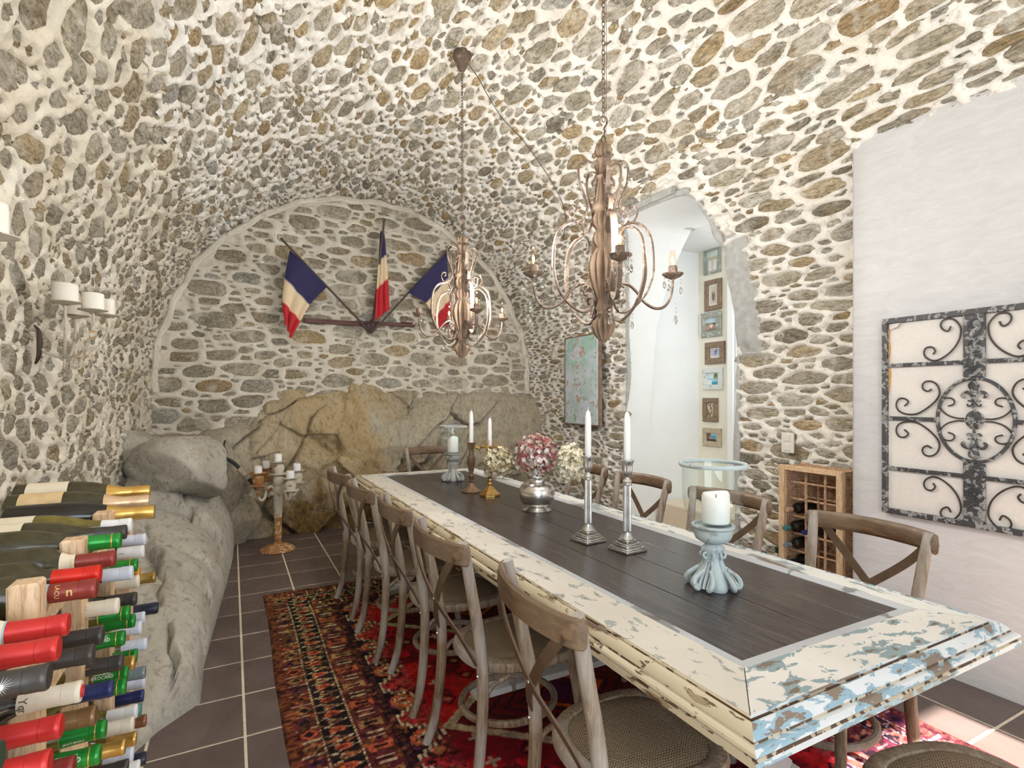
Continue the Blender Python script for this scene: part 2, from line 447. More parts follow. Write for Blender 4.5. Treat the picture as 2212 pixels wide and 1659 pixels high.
MT['rust'] = mat_chipped('rusty_brown_metal', S(100, 82, 68), S(136, 118, 102), S(78, 60, 48), .56, .3, rough=.65, sc=4)
MT['carved'] = plain('carved_driftwood', S(134, 112, 92), .8, 0, .28, 14, .35)
MT['candle'] = plain('candle_wax', S(244, 242, 240), .45, 0, .02, 10, Subsurface_Weight=.15)
MT['ivory'] = plain('ivory_wax', S(240, 234, 222), .5, 0, .02, 10, Subsurface_Weight=.15)
MT['wick'] = plain('wick', S(52, 46, 40), .9)
MT['crystal'] = mat_glass('crystal', (1, 1, 1, 1), 0, 1.6)
MT['bulb'] = mat_thin_glass('bulb_glass', (1, .93, .82, 1))
MT['filament'] = mat_emit('glowing_filament', (1.0, .62, .25, 1), 40)
MT['glass'] = mat_thin_glass('lantern_glass')
MT['pewter'] = plain('pewter', S(206, 205, 203), .30, 1.0, .25, 18, .05)
MT['silver'] = plain('worn_silver', S(226, 224, 220), .24, 1.0, .22, 9, .06)
MT['brass'] = plain('aged_brass', S(170, 134, 78), .36, .95, .3, 30, .1)
MT['bronze'] = plain('brown_bronze', S(142, 116, 92), .35, .6, .3, 26)
MT['navy'] = plain('navy_enamel', S(44, 44, 62), .3, .2, .1)
MT['gold'] = plain('gold_bead', S(196, 160, 100), .3, .9, .15, 40)
MT['lantern_blue'] = mat_chipped('chalky_blue_paint', S(176, 188, 190), S(150, 156, 152), S(142, 128, 104), .64, .4, rough=.6, sc=3)
MT['lantern_grey'] = mat_chipped('chalky_grey_paint', S(170, 172, 168), S(124, 124, 118), S(88, 80, 70), .62, .4, rough=.6, sc=3)
MT['iron_white'] = mat_chipped('whitewashed_iron', S(206, 198, 180), S(170, 140, 104), S(140, 84, 44), .60, .35, rough=.7, sc=3)
MT['iron_rusty'] = mat_chipped('rusted_iron', S(160, 110, 60), S(196, 176, 142), S(116, 66, 28), .55, .35, rough=.8, sc=4)
MT['iron_dark'] = mat_chipped('blackened_iron_silver_worn', S(66, 66, 68), S(146, 148, 148), S(104, 102, 98), .54, .2, rough=.5, sc=5)
MT['wire_dark'] = plain('dark_scroll_wire', S(70, 64, 62), .5, .5, .15)
MT['canvas'] = plain('canvas_board', S(212, 207, 201), .85, 0, .03, 60, .15)
MT['orange'] = plain('orange_paper_edge', S(206, 150, 66), .8)
MT['pine'] = mat_wood('pale_pine', S(186, 150, 112), S(212, 180, 142), S(228, 202, 168), (3, 22, 22), .6, .12)
MT['pine_v'] = mat_wood('pale_pine_upright', S(186, 150, 112), S(210, 178, 142), S(228, 202, 168), (22, 22, 3), .6, .12)
MT['wicker'] = mat_wood('wicker_cane', S(140, 100, 68), S(186, 148, 114), S(216, 184, 152), (14, 14, 14), .65, .2)
MT['cable'] = plain('black_cable', S(70, 66, 62), .6)
MT['hose'] = plain('black_hose', S(40, 42, 46), .45)
MT['fitting'] = plain('beige_fitting', S(176, 160, 136), .6)
MT['maroon'] = mat_wood('maroon_painted_wood', S(70, 36, 34), S(92, 50, 46), S(112, 70, 62), (3, 20, 20), .55, .2)
MT['pole'] = plain('dark_flag_pole', S(72, 58, 54), .5)
MT['attr'] = mat_attr('painted_colours', .75, .0)
MT['cloth'] = mat_attr('flag_cloth', .85, .15, 300)
MT['rug'] = mat_attr('rug_pile', 1.0, .8, 260, .1, .35)
MT['petal'] = mat_attr('dried_petal', .8, .0)
MT['stem'] = plain('green_stem', S(110, 112, 74), .7)
MT['plastic_white'] = plain('white_plastic', S(226, 222, 212), .4, 0, .02)
MT['stepstone'] = plain('beige_stone_step', S(214, 200, 178), .8, 0, .06, 8)
MT['frame_brown'] = mat_wood('brown_frame', S(104, 84, 66), S(134, 112, 92), S(158, 138, 116), (8, 20, 8), .6, .2)
MT['frame_green'] = mat_chipped('grey_green_frame', S(150, 154, 144), S(196, 198, 190), S(112, 104, 92), .58, .4, sc=4)
MT['frame_white'] = mat_chipped('white_frame', S(214, 218, 214), S(180, 188, 184), S(150, 140, 124), .62, .4, sc=4)
MT['frame_tan'] = mat_wood('tan_frame', S(168, 152, 128), S(186, 172, 148), S(202, 190, 168), (8, 20, 8), .6, .1)
MT['mount'] = plain('photo_mount', S(226, 220, 208), .8, 0, .02)
# ------------------------------------------------------------------ the vaulted room
XC, ZC, R0 = 1.35, 1.56, 2.2
YB = 5.95                                # plane of the end wall
def Rf(y): return np.interp(y, [1.5, 3.5, 5.0, 5.95], [2.2, 2.23, 2.15, 2.0])
LARC = PI * R0
VL0, VR0 = ZC, ZC + LARC                 # where the arc begins and ends along the profile
def vault(u, v):
    """u: along the room (y); v: along the profile from the left floor. -> point, inward normal"""
    u = np.asarray(u, float); v = np.asarray(v, float); R = Rf(u)
    a = PI - np.clip((v - VL0) / R0, 0, PI)
    x = XC + R * np.cos(a)
    z = np.where(v < VL0, v, np.where(v > VR0, ZC - (v - VR0), ZC + R * np.sin(a)))
    n = np.stack([-np.cos(a), np.zeros_like(a), -np.sin(a)], -1)
    return np.stack([x, u, z], -1), n
def endwall(u, v):
    u = np.asarray(u, float); v = np.asarray(v, float)
    return np.stack([u, np.full_like(u, YB), v], -1), np.stack([0 * u, -1 + 0 * u, 0 * u], -1)
DOOR_L = ([0, 1.19, 2.1, 2.40, 2.67, 2.85, 2.974], [4.30, 4.29, 4.19, 4.08, 3.94, 3.82, 3.72])
DOOR_R = ([0, 1.24, 1.75, 2.17, 2.42, 2.63, 2.83, 2.93, 2.974], [2.97, 2.96, 2.944, 2.89, 2.875, 2.915, 2.945, 2.99, 3.10])
def in_door(P, grow=0.0):
    x, y, z = P[..., 0], P[..., 1], P[..., 2]
    return (x > 2.2) & (z < 2.974 + grow) & (y < np.interp(z, *DOOR_L) + grow) & (y > np.interp(z, *DOOR_R) - grow)
fwv = np.array([math.sin(YAW), math.cos(YAW), 0]); rtv = np.array([math.cos(YAW), -math.sin(YAW), 0])
def seen(P, mar=260):
    d = P - np.array(CAM); dep = d @ fwv
    px = 1106 + F_PX * (d @ rtv) / np.maximum(dep, .05); py = 856 - F_PX * d[..., 2] / np.maximum(dep, .05)
    return (dep > .2) & (px > -mar) & (px < 2212 + mar) & (py > -mar) & (py < 1659 + mar), dep

PAL = np.array([[206, 199, 182], [214, 205, 187], [196, 189, 174], [210, 193, 162], [214, 191, 150], [200, 199, 192], [178, 170, 154], [202, 176, 136], [210, 201, 180], [224, 218, 204]], float) / 255
PALL = ((PAL + .055) / 1.055) ** 2.4
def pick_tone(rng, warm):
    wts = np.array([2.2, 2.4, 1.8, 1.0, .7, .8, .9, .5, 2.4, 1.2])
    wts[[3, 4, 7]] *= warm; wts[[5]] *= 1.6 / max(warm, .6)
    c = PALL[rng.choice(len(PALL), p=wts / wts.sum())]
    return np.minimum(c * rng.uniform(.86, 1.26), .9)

def masonry(S_, u0, u1, v0, v1, step, ani, rmin, rmax, keep, warm, seed, sizef=None, tilt=0.0, relief=1.0, pale=0.0, block=0.0):
    """irregular rubble: seeds thrown with a hard core, cells clipped by their neighbours, mortar raised between"""
    rng = np.random.default_rng(seed)
    pts = np.zeros((0, 3))
    for rr, tries in ((rmax, 500), (rmax * .74, 1500), (rmax * .54, 3200), (rmax * .40, 6000), (rmin, 12000)):
        cu = rng.uniform(u0, u1, tries) / ani; cv = rng.uniform(v0, v1, tries)
        r = rr * rng.uniform(.85, 1.1, tries)
        if sizef is not None: r = r * sizef(cu * ani, cv)
        for k in range(tries):
            if len(pts):
                d2 = (pts[:, 0] - cu[k]) ** 2 + (pts[:, 1] - cv[k]) ** 2
                if (d2 < ((pts[:, 2] + r[k]) * .86) ** 2).any(): continue
            pts = np.vstack([pts, [cu[k], cv[k], r[k]]])
    K = 13
    th = np.arange(K) * 2 * PI / K
    cosT, sinT = np.cos(th), np.sin(th)
    nu = int((u1 - u0) / step) + 1; nv = int((v1 - v0) / step) + 1
    gu = np.linspace(u0, u1, nu); gv = np.linspace(v0, v1, nv)
    H = np.full((nu, nv), 1.0)
    _A, _B = np.meshgrid(gu, gv, indexing='ij')
    NZ = fbm(_A * 5.5, _B * 11, None, 3, seed + 90); NZ2 = fbm(_A * 22, _B * 34, None, 2, seed + 91)
    stones = []
    for i, (x, y, r) in enumerate(pts):
        dx = pts[:, 0] - x; dy = pts[:, 1] - y; d = np.hypot(dx, dy)
        nb = np.where((d > 1e-6) & (d < (pts[:, 2] + r) * 2.6))[0]
        rad = np.full(K, r * 2.1) * rng.uniform(.8, 1.0, K)
        gap = rng.uniform(.001, .009) * (1.0 if rng.random() < .8 else 2.0) + (.007 if block else 0)
        for j in nb:
            fr = d[j] * (r / (r + pts[j, 2])) - gap
            ca = (cosT * dx[j] + sinT * dy[j]) / d[j]
            lim = np.where(ca > .05, fr / np.maximum(ca, .05), 9)
            rad = np.minimum(rad, lim)
        rad = np.maximum(rad, .012)
        rad = .86 * rad + .07 * np.roll(rad, 1) + .07 * np.roll(rad, -1)
        rad = np.minimum(rad * (1 + block * np.abs(np.sin(2 * th))), rad + .02)
        rad *= 1 + rng.uniform(-.13, .05, K)
        t = tilt + rng.normal(0, .45 if not block else .15)
        pu = x * ani + rad * cosT * ani + rad * sinT * t; pv = y + rad * sinT
        stones.append((x * ani, y, pu, pv, rad))
        # press the mortar back around the stone
        ru = rad.max() * ani * 1.6; rv = rad.max() * 1.6
        a0, a1 = np.searchsorted(gu, [x * ani - ru, x * ani + ru]); b0, b1 = np.searchsorted(gv, [y - rv, y + rv])
        if a1 <= a0 or b1 <= b0: continue
        A, B = np.meshgrid(gu[a0:a1], gv[b0:b1], indexing='ij')
        ex = (A - x * ani) / ani; ey = B - y
        ex2 = ex - ey * t / ani
        an = (np.arctan2(ey, ex2) % (2 * PI)) / (2 * PI) * K
        k0 = np.floor(an).astype(int) % K; fr = an - np.floor(an)
        rr = rad[k0] * (1 - fr) + rad[(k0 + 1) % K] * fr
        s = np.hypot(ex2, ey) / rr
        s = s + .20 * NZ[a0:a1, b0:b1] + .09 * NZ2[a0:a1, b0:b1]
        h = sstep(.80, 1.14, s)
        H[a0:a1, b0:b1] = np.minimum(H[a0:a1, b0:b1], h)
    A, B = np.meshgrid(gu, gv, indexing='ij')
    P, Nn = S_(A, B)
    rough = fbm(A * 10, B * 12, None, 4, 77) * .015 + fbm(A * 2.1, B * 2.1, None, 2, 82) * .022
    hgt = relief * (-.024 + .040 * H) + rough
    P2 = P + Nn * hgt[..., None]
    # stones as meshes
    out = []
    for (cx, cy, pu, pv, rad) in stones:
        Pc, Nc = S_(np.array([cx]), np.array([cy]))
        if not keep(Pc)[0]: continue
        ok, dep = seen(Pc)
        if not ok[0]: continue
        K_ = K
        base = float(fbm(np.array([cx * 2.1]), np.array([cy * 2.1]), None, 2, 82)[0]) * .022 + rng.uniform(-.010, .006)
        V = []
        for (q, hh, am) in ((1.10, -.020, .002), (.92, -.003, .006), (.48, .002, .009)):
            U = cx + (pu - cx) * q; W = cy + (pv - cy) * q
            Pp, Np = S_(U, W)
            V.append(Pp + Np * (base + hh + rng.uniform(-am, am, K_))[:, None])
        V.append(Pc + Nc * (base + .004 + rng.uniform(-.008, .008)))
        V = np.concatenate(V, 0)
        area = abs(0.5 * np.sum(pu * np.roll(pv, -1) - pv * np.roll(pu, -1)))
        d = np.array(CAM) - Pc[0]; dist = np.linalg.norm(d)
        sz = area * max(.05, float(np.dot(d / dist, Nc[0]))) / dist ** 2
        ok0, _ = seen(Pc, 0)
        if not ok0[0]: sz *= .2
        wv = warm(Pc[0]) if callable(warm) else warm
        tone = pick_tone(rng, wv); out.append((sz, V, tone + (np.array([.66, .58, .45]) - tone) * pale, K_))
    return P2, (gu, gv), out
def stone_faces(K):
    f = []
    for a in range(2):
        for j in range(K):
            f.append((a * K + j, a * K + (j + 1) % K, (a + 1) * K + (j + 1) % K, (a + 1) * K + j))
    for j in range(K): f.append((2 * K + j, 2 * K + (j + 1) % K, 3 * K))
    return f
FST = stone_faces(13)
def add_stones(parent, stones, flip, limit=300):
    stones = sorted(stones, key=lambda q: -q[0])
    fc = [q[::-1] for q in FST] if flip else FST
    for (sz, V, tone, K) in stones[:limit]:
        c = V[-1].copy()
        me = bpy.data.meshes.new('stone'); me.from_pydata((V - c).tolist(), [], fc)
        set_col(me, np.repeat(tone[None], len(V), 0))
        me.polygons.foreach_set('use_smooth', [True] * len(fc))
        link('stone', me, MT['stone'], parent, False, c.tolist())
    rest = stones[limit:]
    if rest:
        vv, ff, cc = [], [], []
        for (sz, V, tone, K) in rest:
            b = len(vv); vv += V.tolist(); ff += [tuple(i + b for i in q) for q in fc]; cc += [tone] * len(V)
        me = bpy.data.meshes.new('rubble'); me.from_pydata(vv, [], ff); set_col(me, np.array(cc))
        me.polygons.foreach_set('use_smooth', [True] * len(ff))
        o = link('rubble', me, MT['stone'], parent); o['kind'] = 'stuff'

def structure(name, me, mat, parent=None, smooth=True):
    o = link(name, me, mat, parent, smooth)
    if parent is None: o['kind'] = 'structure'
    return o

U0 = .80
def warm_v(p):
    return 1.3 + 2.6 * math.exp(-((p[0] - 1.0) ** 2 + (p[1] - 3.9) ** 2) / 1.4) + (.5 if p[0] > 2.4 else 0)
def zone(name, va, vb, mat, seed, keep, cut, ani, rmin, rmax, warm=warm_v, sizef=None, relief=1.0, pale=0.0):
    P, (gu, gv), st = masonry(vault, U0, YB + .02, va, vb, .0155, ani, rmin, rmax, keep, warm, seed, sizef, 0.0, relief, pale)
    cen = (P[:-1, :-1] + P[1:, 1:]) / 2
    me, _ = grid_mesh(name, P, cut(cen), flip=True)
    o = structure(name, me, mat)
    add_stones(o, st, True)
    return o
def keep_l(P): return (P[..., 2] > .75)
def keep_r(P):
    hid = (P[..., 1] < 1.85) & (P[..., 2] < 2.75)
    smear = in_door(P, .12) & (P[..., 1] < 3.3) & (P[..., 2] > 1.65)
    return ~in_door(P, .05) & ~hid & (P[..., 2] > .12) & ~smear
VA, VB = VL0 + 1.55, VR0 - 1.75
far_small = lambda u, v: np.interp(u, [1.3, 3.0, 5.2, 5.95], [1.12, 1.0, .74, .62])
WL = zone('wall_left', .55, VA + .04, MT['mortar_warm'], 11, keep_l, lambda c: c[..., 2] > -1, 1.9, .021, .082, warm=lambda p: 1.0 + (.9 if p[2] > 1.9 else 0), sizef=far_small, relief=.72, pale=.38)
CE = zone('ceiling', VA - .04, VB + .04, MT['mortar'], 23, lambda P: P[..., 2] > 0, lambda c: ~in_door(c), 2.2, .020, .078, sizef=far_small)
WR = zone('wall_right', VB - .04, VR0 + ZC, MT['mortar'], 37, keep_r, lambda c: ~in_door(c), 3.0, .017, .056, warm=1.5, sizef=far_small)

# the unseen near part of the same vault, plainer
uu = np.linspace(-1.6, U0 + .05, 12); vv_ = np.linspace(0, VR0 + ZC, 90)
A_, B_ = np.meshgrid(uu, vv_, indexing='ij'); Pn, _n = vault(A_, B_)
me, _ = grid_mesh('wall_vault_near', Pn, None, flip=True); structure('wall_vault_near', me, MT['mortar'])
uu = np.linspace(U0, YB, 30); vv_ = np.linspace(0, .85, 6)
A_, B_ = np.meshgrid(uu, vv_, indexing='ij'); Pn, _n = vault(A_, B_); Pn = Pn - _n * .05
me, _ = grid_mesh('wall_left_foot', Pn, None, flip=True); link('wall_foot', me, MT['mortar_warm'], WL, True)

# end wall (lunette) of coursed rubble
def end_keep(P):
    rr = np.hypot(P[..., 0] - XC, P[..., 2] - ZC)
    top = np.interp(P[..., 0], [-.7, .15, .3, 3.3], [1.0, 1.08, 1.36, 1.36])
    return ((rr < 1.96) | (P[..., 2] < ZC)) & (P[..., 2] > top) & (P[..., 0] > -.66) & (P[..., 0] < 3.34)
P, _g, st = masonry(endwall, -.80, 3.50, .85, 3.66, .016, 2.3, .022, .084, end_keep, 1.0, 51, block=.18, pale=.15)
me, _ = grid_mesh('wall_back', P, None, flip=True)
WB = structure('wall_back', me, MT['mortar_back'])
add_stones(WB, st, True)
# lime rim where the vault meets the end wall
q = M()
pts = []
for k in range(61):
    a = PI * (-.02 + 1.04 * k / 60)
    rr = 1.975 + .012 * math.sin(k * 1.7) + .01 * math.sin(k * .6)
    pts.append((XC - rr * math.cos(a), YB - .012, ZC + rr * math.sin(a)))
q.tube(pts, [.034 + .008 * math.sin(k * 2.3) for k in range(61)], 8)
q.obj('rim', MT['mortar_back'], WB)

# ---- unseen front wall behind the camera: opening on the right shapes the sun patch
q = M()
for (x0, x1, z0, z1) in ((-.9, 2.02, 0, 2.6), (2.82, 3.6, 0, 2.6), (2.02, 2.82, 2.2, 2.6), (-.9, 3.6, 2.6, 3.9)):
    q.box(((x0 + x1) / 2, -1.55, (z0 + z1) / 2), (x1 - x0, .1, z1 - z0))
tag(q.obj('wall_front', MT['plaster'], None, False), kind='structure')

# ---- white plastered wall on the right (stands proud of the stone wall)
nY, nZ = 40, 50
ys = np.linspace(-1.5, 1.815, nY); zs = np.linspace(0, 3.0, nZ)
A_, B_ = np.meshgrid(ys, zs, indexing='ij')
X_ = 3.16 + fbm(A_ * 1.3, B_ * 1.3, None, 3, 3) * .012
Pp = np.stack([X_, A_, B_], -1)
rim = np.stack([np.full((1, nZ), 3.178), np.full((1, nZ), 1.836) + 0 * zs[None], zs[None] + 0], -1)
rim2 = np.stack([np.full((1, nZ), 3.60), np.full((1, nZ), 1.840), zs[None] + 0], -1)
Pp = np.concatenate([Pp, rim, rim2], 0)
me, _ = grid_mesh('wall_plaster', Pp, None, flip=False)
tag(link('wall_right_plaster', me, MT['plaster'], None, True), kind='structure')

# ---- floor: grout bed and tiles
q = M(); q.box((1.9, 2.4, -.005), (6.2, 8.4, .016)); FL = q.obj('floor', MT['grout'], None, False); FL['kind'] = 'structure'
tm = M(); tm.box((0, 0, 0), (.3388, .3388, .012), .0025); tme = tm.mesh('tile'); tme.materials.append(MT['tile'])
for i in range(-3, 10):
    for j in range(-1, 16):
        x, y = .05 + .35 * (i + .5), 4.56 - .35 * 12 + .35 * (j + .5)
        if y > 6.0 or y < .1: continue
        if x > 3.3 and y < 1.6: continue
        ok, _d = seen(np.array([[x, y, 0]]), 150)
        if not ok[0]: continue
        t = bpy.data.objects.new('tile', tme); COL.objects.link(t); t.parent = FL; t.location = (x, y, 0.0)
        t.rotation_euler = (rnd.gauss(0, .0012), rnd.gauss(0, .0012), 0)

# ---- doorway: reveal, lintel, passage
out = []
for z in (0, .4, .8, 1.19, 1.6, 2.1, 2.25, 2.40, 2.55, 2.67, 2.78, 2.85, 2.92, 2.974): out.append((float(np.interp(z, *DOOR_L)), z))
for z in (2.974, 2.93, 2.83, 2.73, 2.63, 2.52, 2.42, 2.3, 2.17, 1.95, 1.75, 1.5, 1.24, .8, .4, 0): out.append((float(np.interp(z, *DOOR_R)), z))
def vx(y, z):
    R = float(Rf(y)); return XC + (R if z < ZC else math.sqrt(max(R * R - (z - ZC) ** 2, .01)))
rows = []
for dx in (-.004, .03, .10, .30):
    rows.append([(max(vx(y, z) + dx, 3.0) if dx < .2 else max(3.86, vx(y, z) + dx), y, z) for y, z in out])
me, _ = grid_mesh('reveal', np.array(rows).transpose(1, 0, 2), None, flip=False)
DR = structure('door_1', me, MT['white_wall'])
q = M(); pts = [(vx(y, z) + .004, y, z) for y, z in out]
rr = [.022 + .008 * math.sin(i * 1.9) for i in range(len(pts))]
q.tube(crom(pts, 4), [.020 + .007 * math.sin(i * .9) + .005 * math.sin(i * .37) for i in range(len(crom(pts, 4)))], 8)
q.obj('rough_edge', MT['grey_plaster'], DR)
q = M(); q.box((3.03, 3.43, 2.995), (.05, .66, .05), .004); q.obj('lintel', MT['grey_plaster'], DR)
q = M(); q.box((3.95, 3.2, 2.99), (1.7, 2.4, .03)); tag(q.obj('ceiling_passage', MT['white_wall'], None, False), kind='structure')
q = M(); q.box((4.2, 4.32, 1.5), (1.3, .04, 3.0)); tag(q.obj('wall_passage_left', MT['white_wall'], None, False), kind='structure')
q = M(); q.box((4.59, 3.1, 1.5), (.04, 2.5, 3.0)); tag(q.obj('wall_passage_back', MT['cream_wall'], None, False), kind='structure')
q = M(); q.box((4.1, 2.03, 1.5), (1.0, .04, 3.0)); tag(q.obj('wall_passage_right', MT['white_wall'], None, False), kind='structure')
# white door at the end of the passage wall
d2 = M(); d2.box((4.555, 3.42, 1.36), (.035, .74, 2.72), .004); DO = d2.obj('door_2', MT['white_wall'], None); DO['kind'] = 'structure'
q = M(); q.box((4.545, 3.835, 1.40), (.06, .075, 2.80), .006); q.obj('door_frame', MT['white_wall'], DO)
q = M(); q.tube([(4.53, 3.74, 1.27), (4.53, 3.74, 1.33)], .006, 8); q.tube([(4.53, 3.74, 1.0), (4.49, 3.74, 1.0), (4.49, 3.64, 1.0)], .008, 8); q.obj('handle', MT['pewter'], DO)
q = M(); q.box((4.26, 3.7, .15), (.62, 1.15, .30), .012); tag(q.obj('trim_step', MT['stepstone'], None), kind='structure')
# grey plaster smear on the right jamb
nY, nZ = 16, 40
sy = np.linspace(2.70, 2.90, nY); sz = np.linspace(1.62, 2.62, nZ)
A_, B_ = np.meshgrid(sy, sz, indexing='ij')
R_ = Rf(A_); X_ = XC + np.where(B_ < ZC, R_, np.sqrt(np.maximum(R_ ** 2 - (B_ - ZC) ** 2, .01)))
edge = np.minimum.reduce([(A_ - 2.70) / .10, (2.62 - B_) / .25, (B_ - 1.62) / .25, np.ones_like(A_)])
X_ = X_ + .03 - .085 * sstep(0, 1, np.clip(edge, 0, 1)) - fbm(A_ * 14, B_ * 14, None, 4, 8) * .012
me, _ = grid_mesh('smear', np.stack([X_, A_, B_], -1), None, flip=False)
link('plaster_patch', me, MT['grey_plaster'], WR, True)

# ---- bedrock: end-wall outcrop, left ledge, boulders
rng = np.random.default_rng(4)
def facets(a, b, n, ax, bx, seed, rot=.6, crack=.05):
    """slabby relief over a plane: tilted Voronoi facets with cracks between"""
    g = np.random.default_rng(seed)
    ca, sa = math.cos(rot), math.sin(rot)
    A2 = (a * ca + b * sa) / ax; B2 = (-a * sa + b * ca) / bx
    A2 = A2 + .18 * fbm(a * 4, b * 4, None, 3, seed); B2 = B2 + .18 * fbm(a * 4 + 9, b * 4, None, 3, seed + 2)
    sa_, sb_ = g.uniform(A2.min(), A2.max(), n), g.uniform(B2.min(), B2.max(), n)
    hh = g.uniform(-1, 1, n); gx = g.uniform(-.7, .7, n); gy = g.uniform(-.7, .7, n)
    D = np.stack([np.hypot(A2 - sa_[i], B2 - sb_[i]) for i in range(n)], 0)
    o = np.argsort(D, 0)[:2]
    d1 = np.take_along_axis(D, o[:1], 0)[0]; d2 = np.take_along_axis(D, o[1:2], 0)[0]
    i1 = o[0]
    h = hh[i1] + gx[i1] * (A2 - sa_[i1]) + gy[i1] * (B2 - sb_[i1])
    return h, np.exp(-((d2 - d1) / crack) ** 2)
na, nb = 420, 160
A_, B_ = np.meshgrid(np.linspace(-.95, 3.45, na), np.linspace(0, 1.62, nb), indexing='ij')
h, cr = facets(A_, B_, 26, .70, .20, 5, rot=.95, crack=.04)
hb, crb = facets(A_, B_, 11, .95, .38, 44, rot=.8, crack=.03)
cr = cr * sstep(-.35, .35, fbm(A_ * 3, B_ * 3, None, 2, 71)); cr2_w = sstep(-.2, .5, fbm(A_ * 4, B_ * 4, None, 2, 72))
h2, cr2 = facets(A_, B_, 60, .20, .12, 15, rot=.7, crack=.08)
top = np.interp(A_, [-.95, -.2, .15, .32, .6, 1.2, 1.8, 2.4, 3.0, 3.45], [1.05, 1.10, 1.12, 1.38, 1.42, 1.44, 1.46, 1.45, 1.42, 1.38]) + fbm(A_ * 1.6, A_ * 0, None, 2, 2) * .06
prof = np.interp(B_ / top, [0, .25, .6, .85, .97, 1.0, 1.2], [.10, .20, .27, .18, .08, .00, -.12])
xb = np.interp(A_, [-.95, .0, .5, 1.2, 1.7, 3.45], [1.5, 1.25, .75, .75, 1.0, 1.25])
d = prof * xb + (.10 * h + .12 * hb) * sstep(0, .3, 1.0 - B_ / top) + .028 * h2 - .12 * cr - .10 * crb - .02 * cr2 * cr2_w + .05 * fbm(A_ * 3.2, B_ * 2.2, None, 3, 73) + fbm(A_ * 7, B_ * 7, None, 4, 9) * .022
me, _ = grid_mesh('rock_outcrop', np.stack([A_, YB - d, B_], -1), None, flip=False)
RO = link('rock_outcrop', me, MT['rock_brown'], None, True)
tag(RO, 'rough ochre bedrock outcrop filling the lower part of the end wall', 'rock')
# ledge
nt, ny = 70, 150
T_, Y_ = np.meshgrid(np.linspace(0, 1, nt), np.linspace(2.40, 5.86, ny), indexing='ij')
xe = np.interp(Y_, [2.40, 2.50, 2.66, 2.82, 3.2, 4.0, 4.55, 5.2, 5.86], [-.62, -.36, -.27, -.125, -.125, -.07, -.03, .01, .03])
Hh = np.interp(Y_, [2.40, 2.55, 2.8, 3.1, 3.6, 4.4, 5.2, 5.86], [.02, .10, .18, .27, .36, .46, .55, .60])
tt = 1 - (1 - T_) ** 1.5
xx = -.95 + (xe + .95) * tt
zz = Hh * np.power(np.clip(1 - np.power(tt, 7), 0, 1), 1 / 2.2) + (.42 * Hh) * (1 - tt) ** 1.3
h, cr = facets(xx, Y_, 26, .40, .55, 21, rot=.3)
rz = (.060 * h - .055 * cr + fbm(xx * 6, Y_ * 6, None, 4, 31) * .03) * sstep(0, .12, zz)
me, _ = grid_mesh('rock_ledge', np.stack([xx + fbm(Y_ * 5, zz * 5, None, 3, 33) * .02 * sstep(.02, .2, zz), Y_, np.maximum(zz + rz, -.01)], -1), None, flip=False)
LEDGE = link('rock_ledge', me, MT['rock_grey'], None, True)
tag(LEDGE, 'low grey bedrock ledge along the left wall beside the tiles', 'rock')
def boulder(name, c, r, seed, label, mat, rz=0.0, nf=9):
    n1, n2 = 72, 40
    g = np.random.default_rng(seed)
    nor = g.normal(size=(nf, 3)); nor /= np.linalg.norm(nor, axis=1)[:, None]
    cut = g.uniform(.62, .90, nf)
    A, B = np.meshgrid(np.linspace(0, 2 * PI, n1), np.linspace(0.01, PI - .01, n2), indexing='ij')
    D = np.stack([np.cos(A) * np.sin(B), np.sin(A) * np.sin(B), np.cos(B)], -1)
    rad = np.ones(A.shape)
    for k in range(nf):
        dp = D @ nor[k]; rad = np.where(dp > .05, np.minimum(rad, cut[k] / np.maximum(dp, .05)), rad)
    rad = rad + .06 * fbm(D[..., 0] * 3, D[..., 1] * 3, D[..., 2] * 3, 4, seed) + .025 * fbm(D[..., 0] * 9, D[..., 1] * 9, D[..., 2] * 9, 3, seed + 4)
    Pp = D * rad[..., None] * np.array(r)
    Pp[-1] = Pp[0]
    me, _ = grid_mesh(name, Pp, None, flip=True)
    o = link(name, me, mat, None, True, c); o.rotation_euler = (0, 0, rz)
    return tag(o, label, 'rock')
boulder('boulder', (-.37, 5.16, .80), (.38, .45, .31), 3, 'big pale grey boulder sitting on the far end of the ledge', MT['rock_grey'], .3)
boulder('boulder', (-.70, 5.42, .92), (.24, .30, .26), 8, 'grey boulder wedged in the corner behind the big pale one', MT['rock_grey'], 0)
boulder('boulder', (-.10, 5.66, .62), (.20, .20, .34), 12, 'dark rock standing between the pale boulder and the outcrop', MT['rock_brown'], 0)
boulder('boulder', (.02, 5.72, .22), (.24, .16, .26), 19, 'squat rock at the floor corner left of the iron candelabra', MT['rock_brown'], 0)
# ------------------------------------------------------------------ table
TX0, TX1, TY0, TY1, TZ = 0.923, 1.914, 0.734, 4.425, 0.76
IX0, IX1, IY0, IY1 = 1.106, 1.795, 0.903, 4.315
T = thing('dining_table', 'long farmhouse dining table with chipped cream frame and dark plank centre', 'table', ((TX0 + TX1) / 2, (TY0 + TY1) / 2, 0))
ox, oy = T.location.x, T.location.y
def P2(x, y): return (x - ox, y - oy)
bw = .036
def frame_board(name, poly, mat):
    q = M(); q.prism([P2(*p) for p in poly], TZ - .028, TZ); return q.obj(name, mat, T, False)
g = .0015
frame_board('frame_board', [(TX0, TY0 + g), (IX0 - bw, IY0 - bw + g), (IX0 - bw, IY1 + bw - g), (TX0, TY1 - g)], MT['paint_left'])
frame_board('frame_board', [(IX1 + bw, IY0 - bw + g), (TX1, TY0 + g), (TX1, TY1 - g), (IX1 + bw, IY1 + bw - g)], MT['paint_right'])
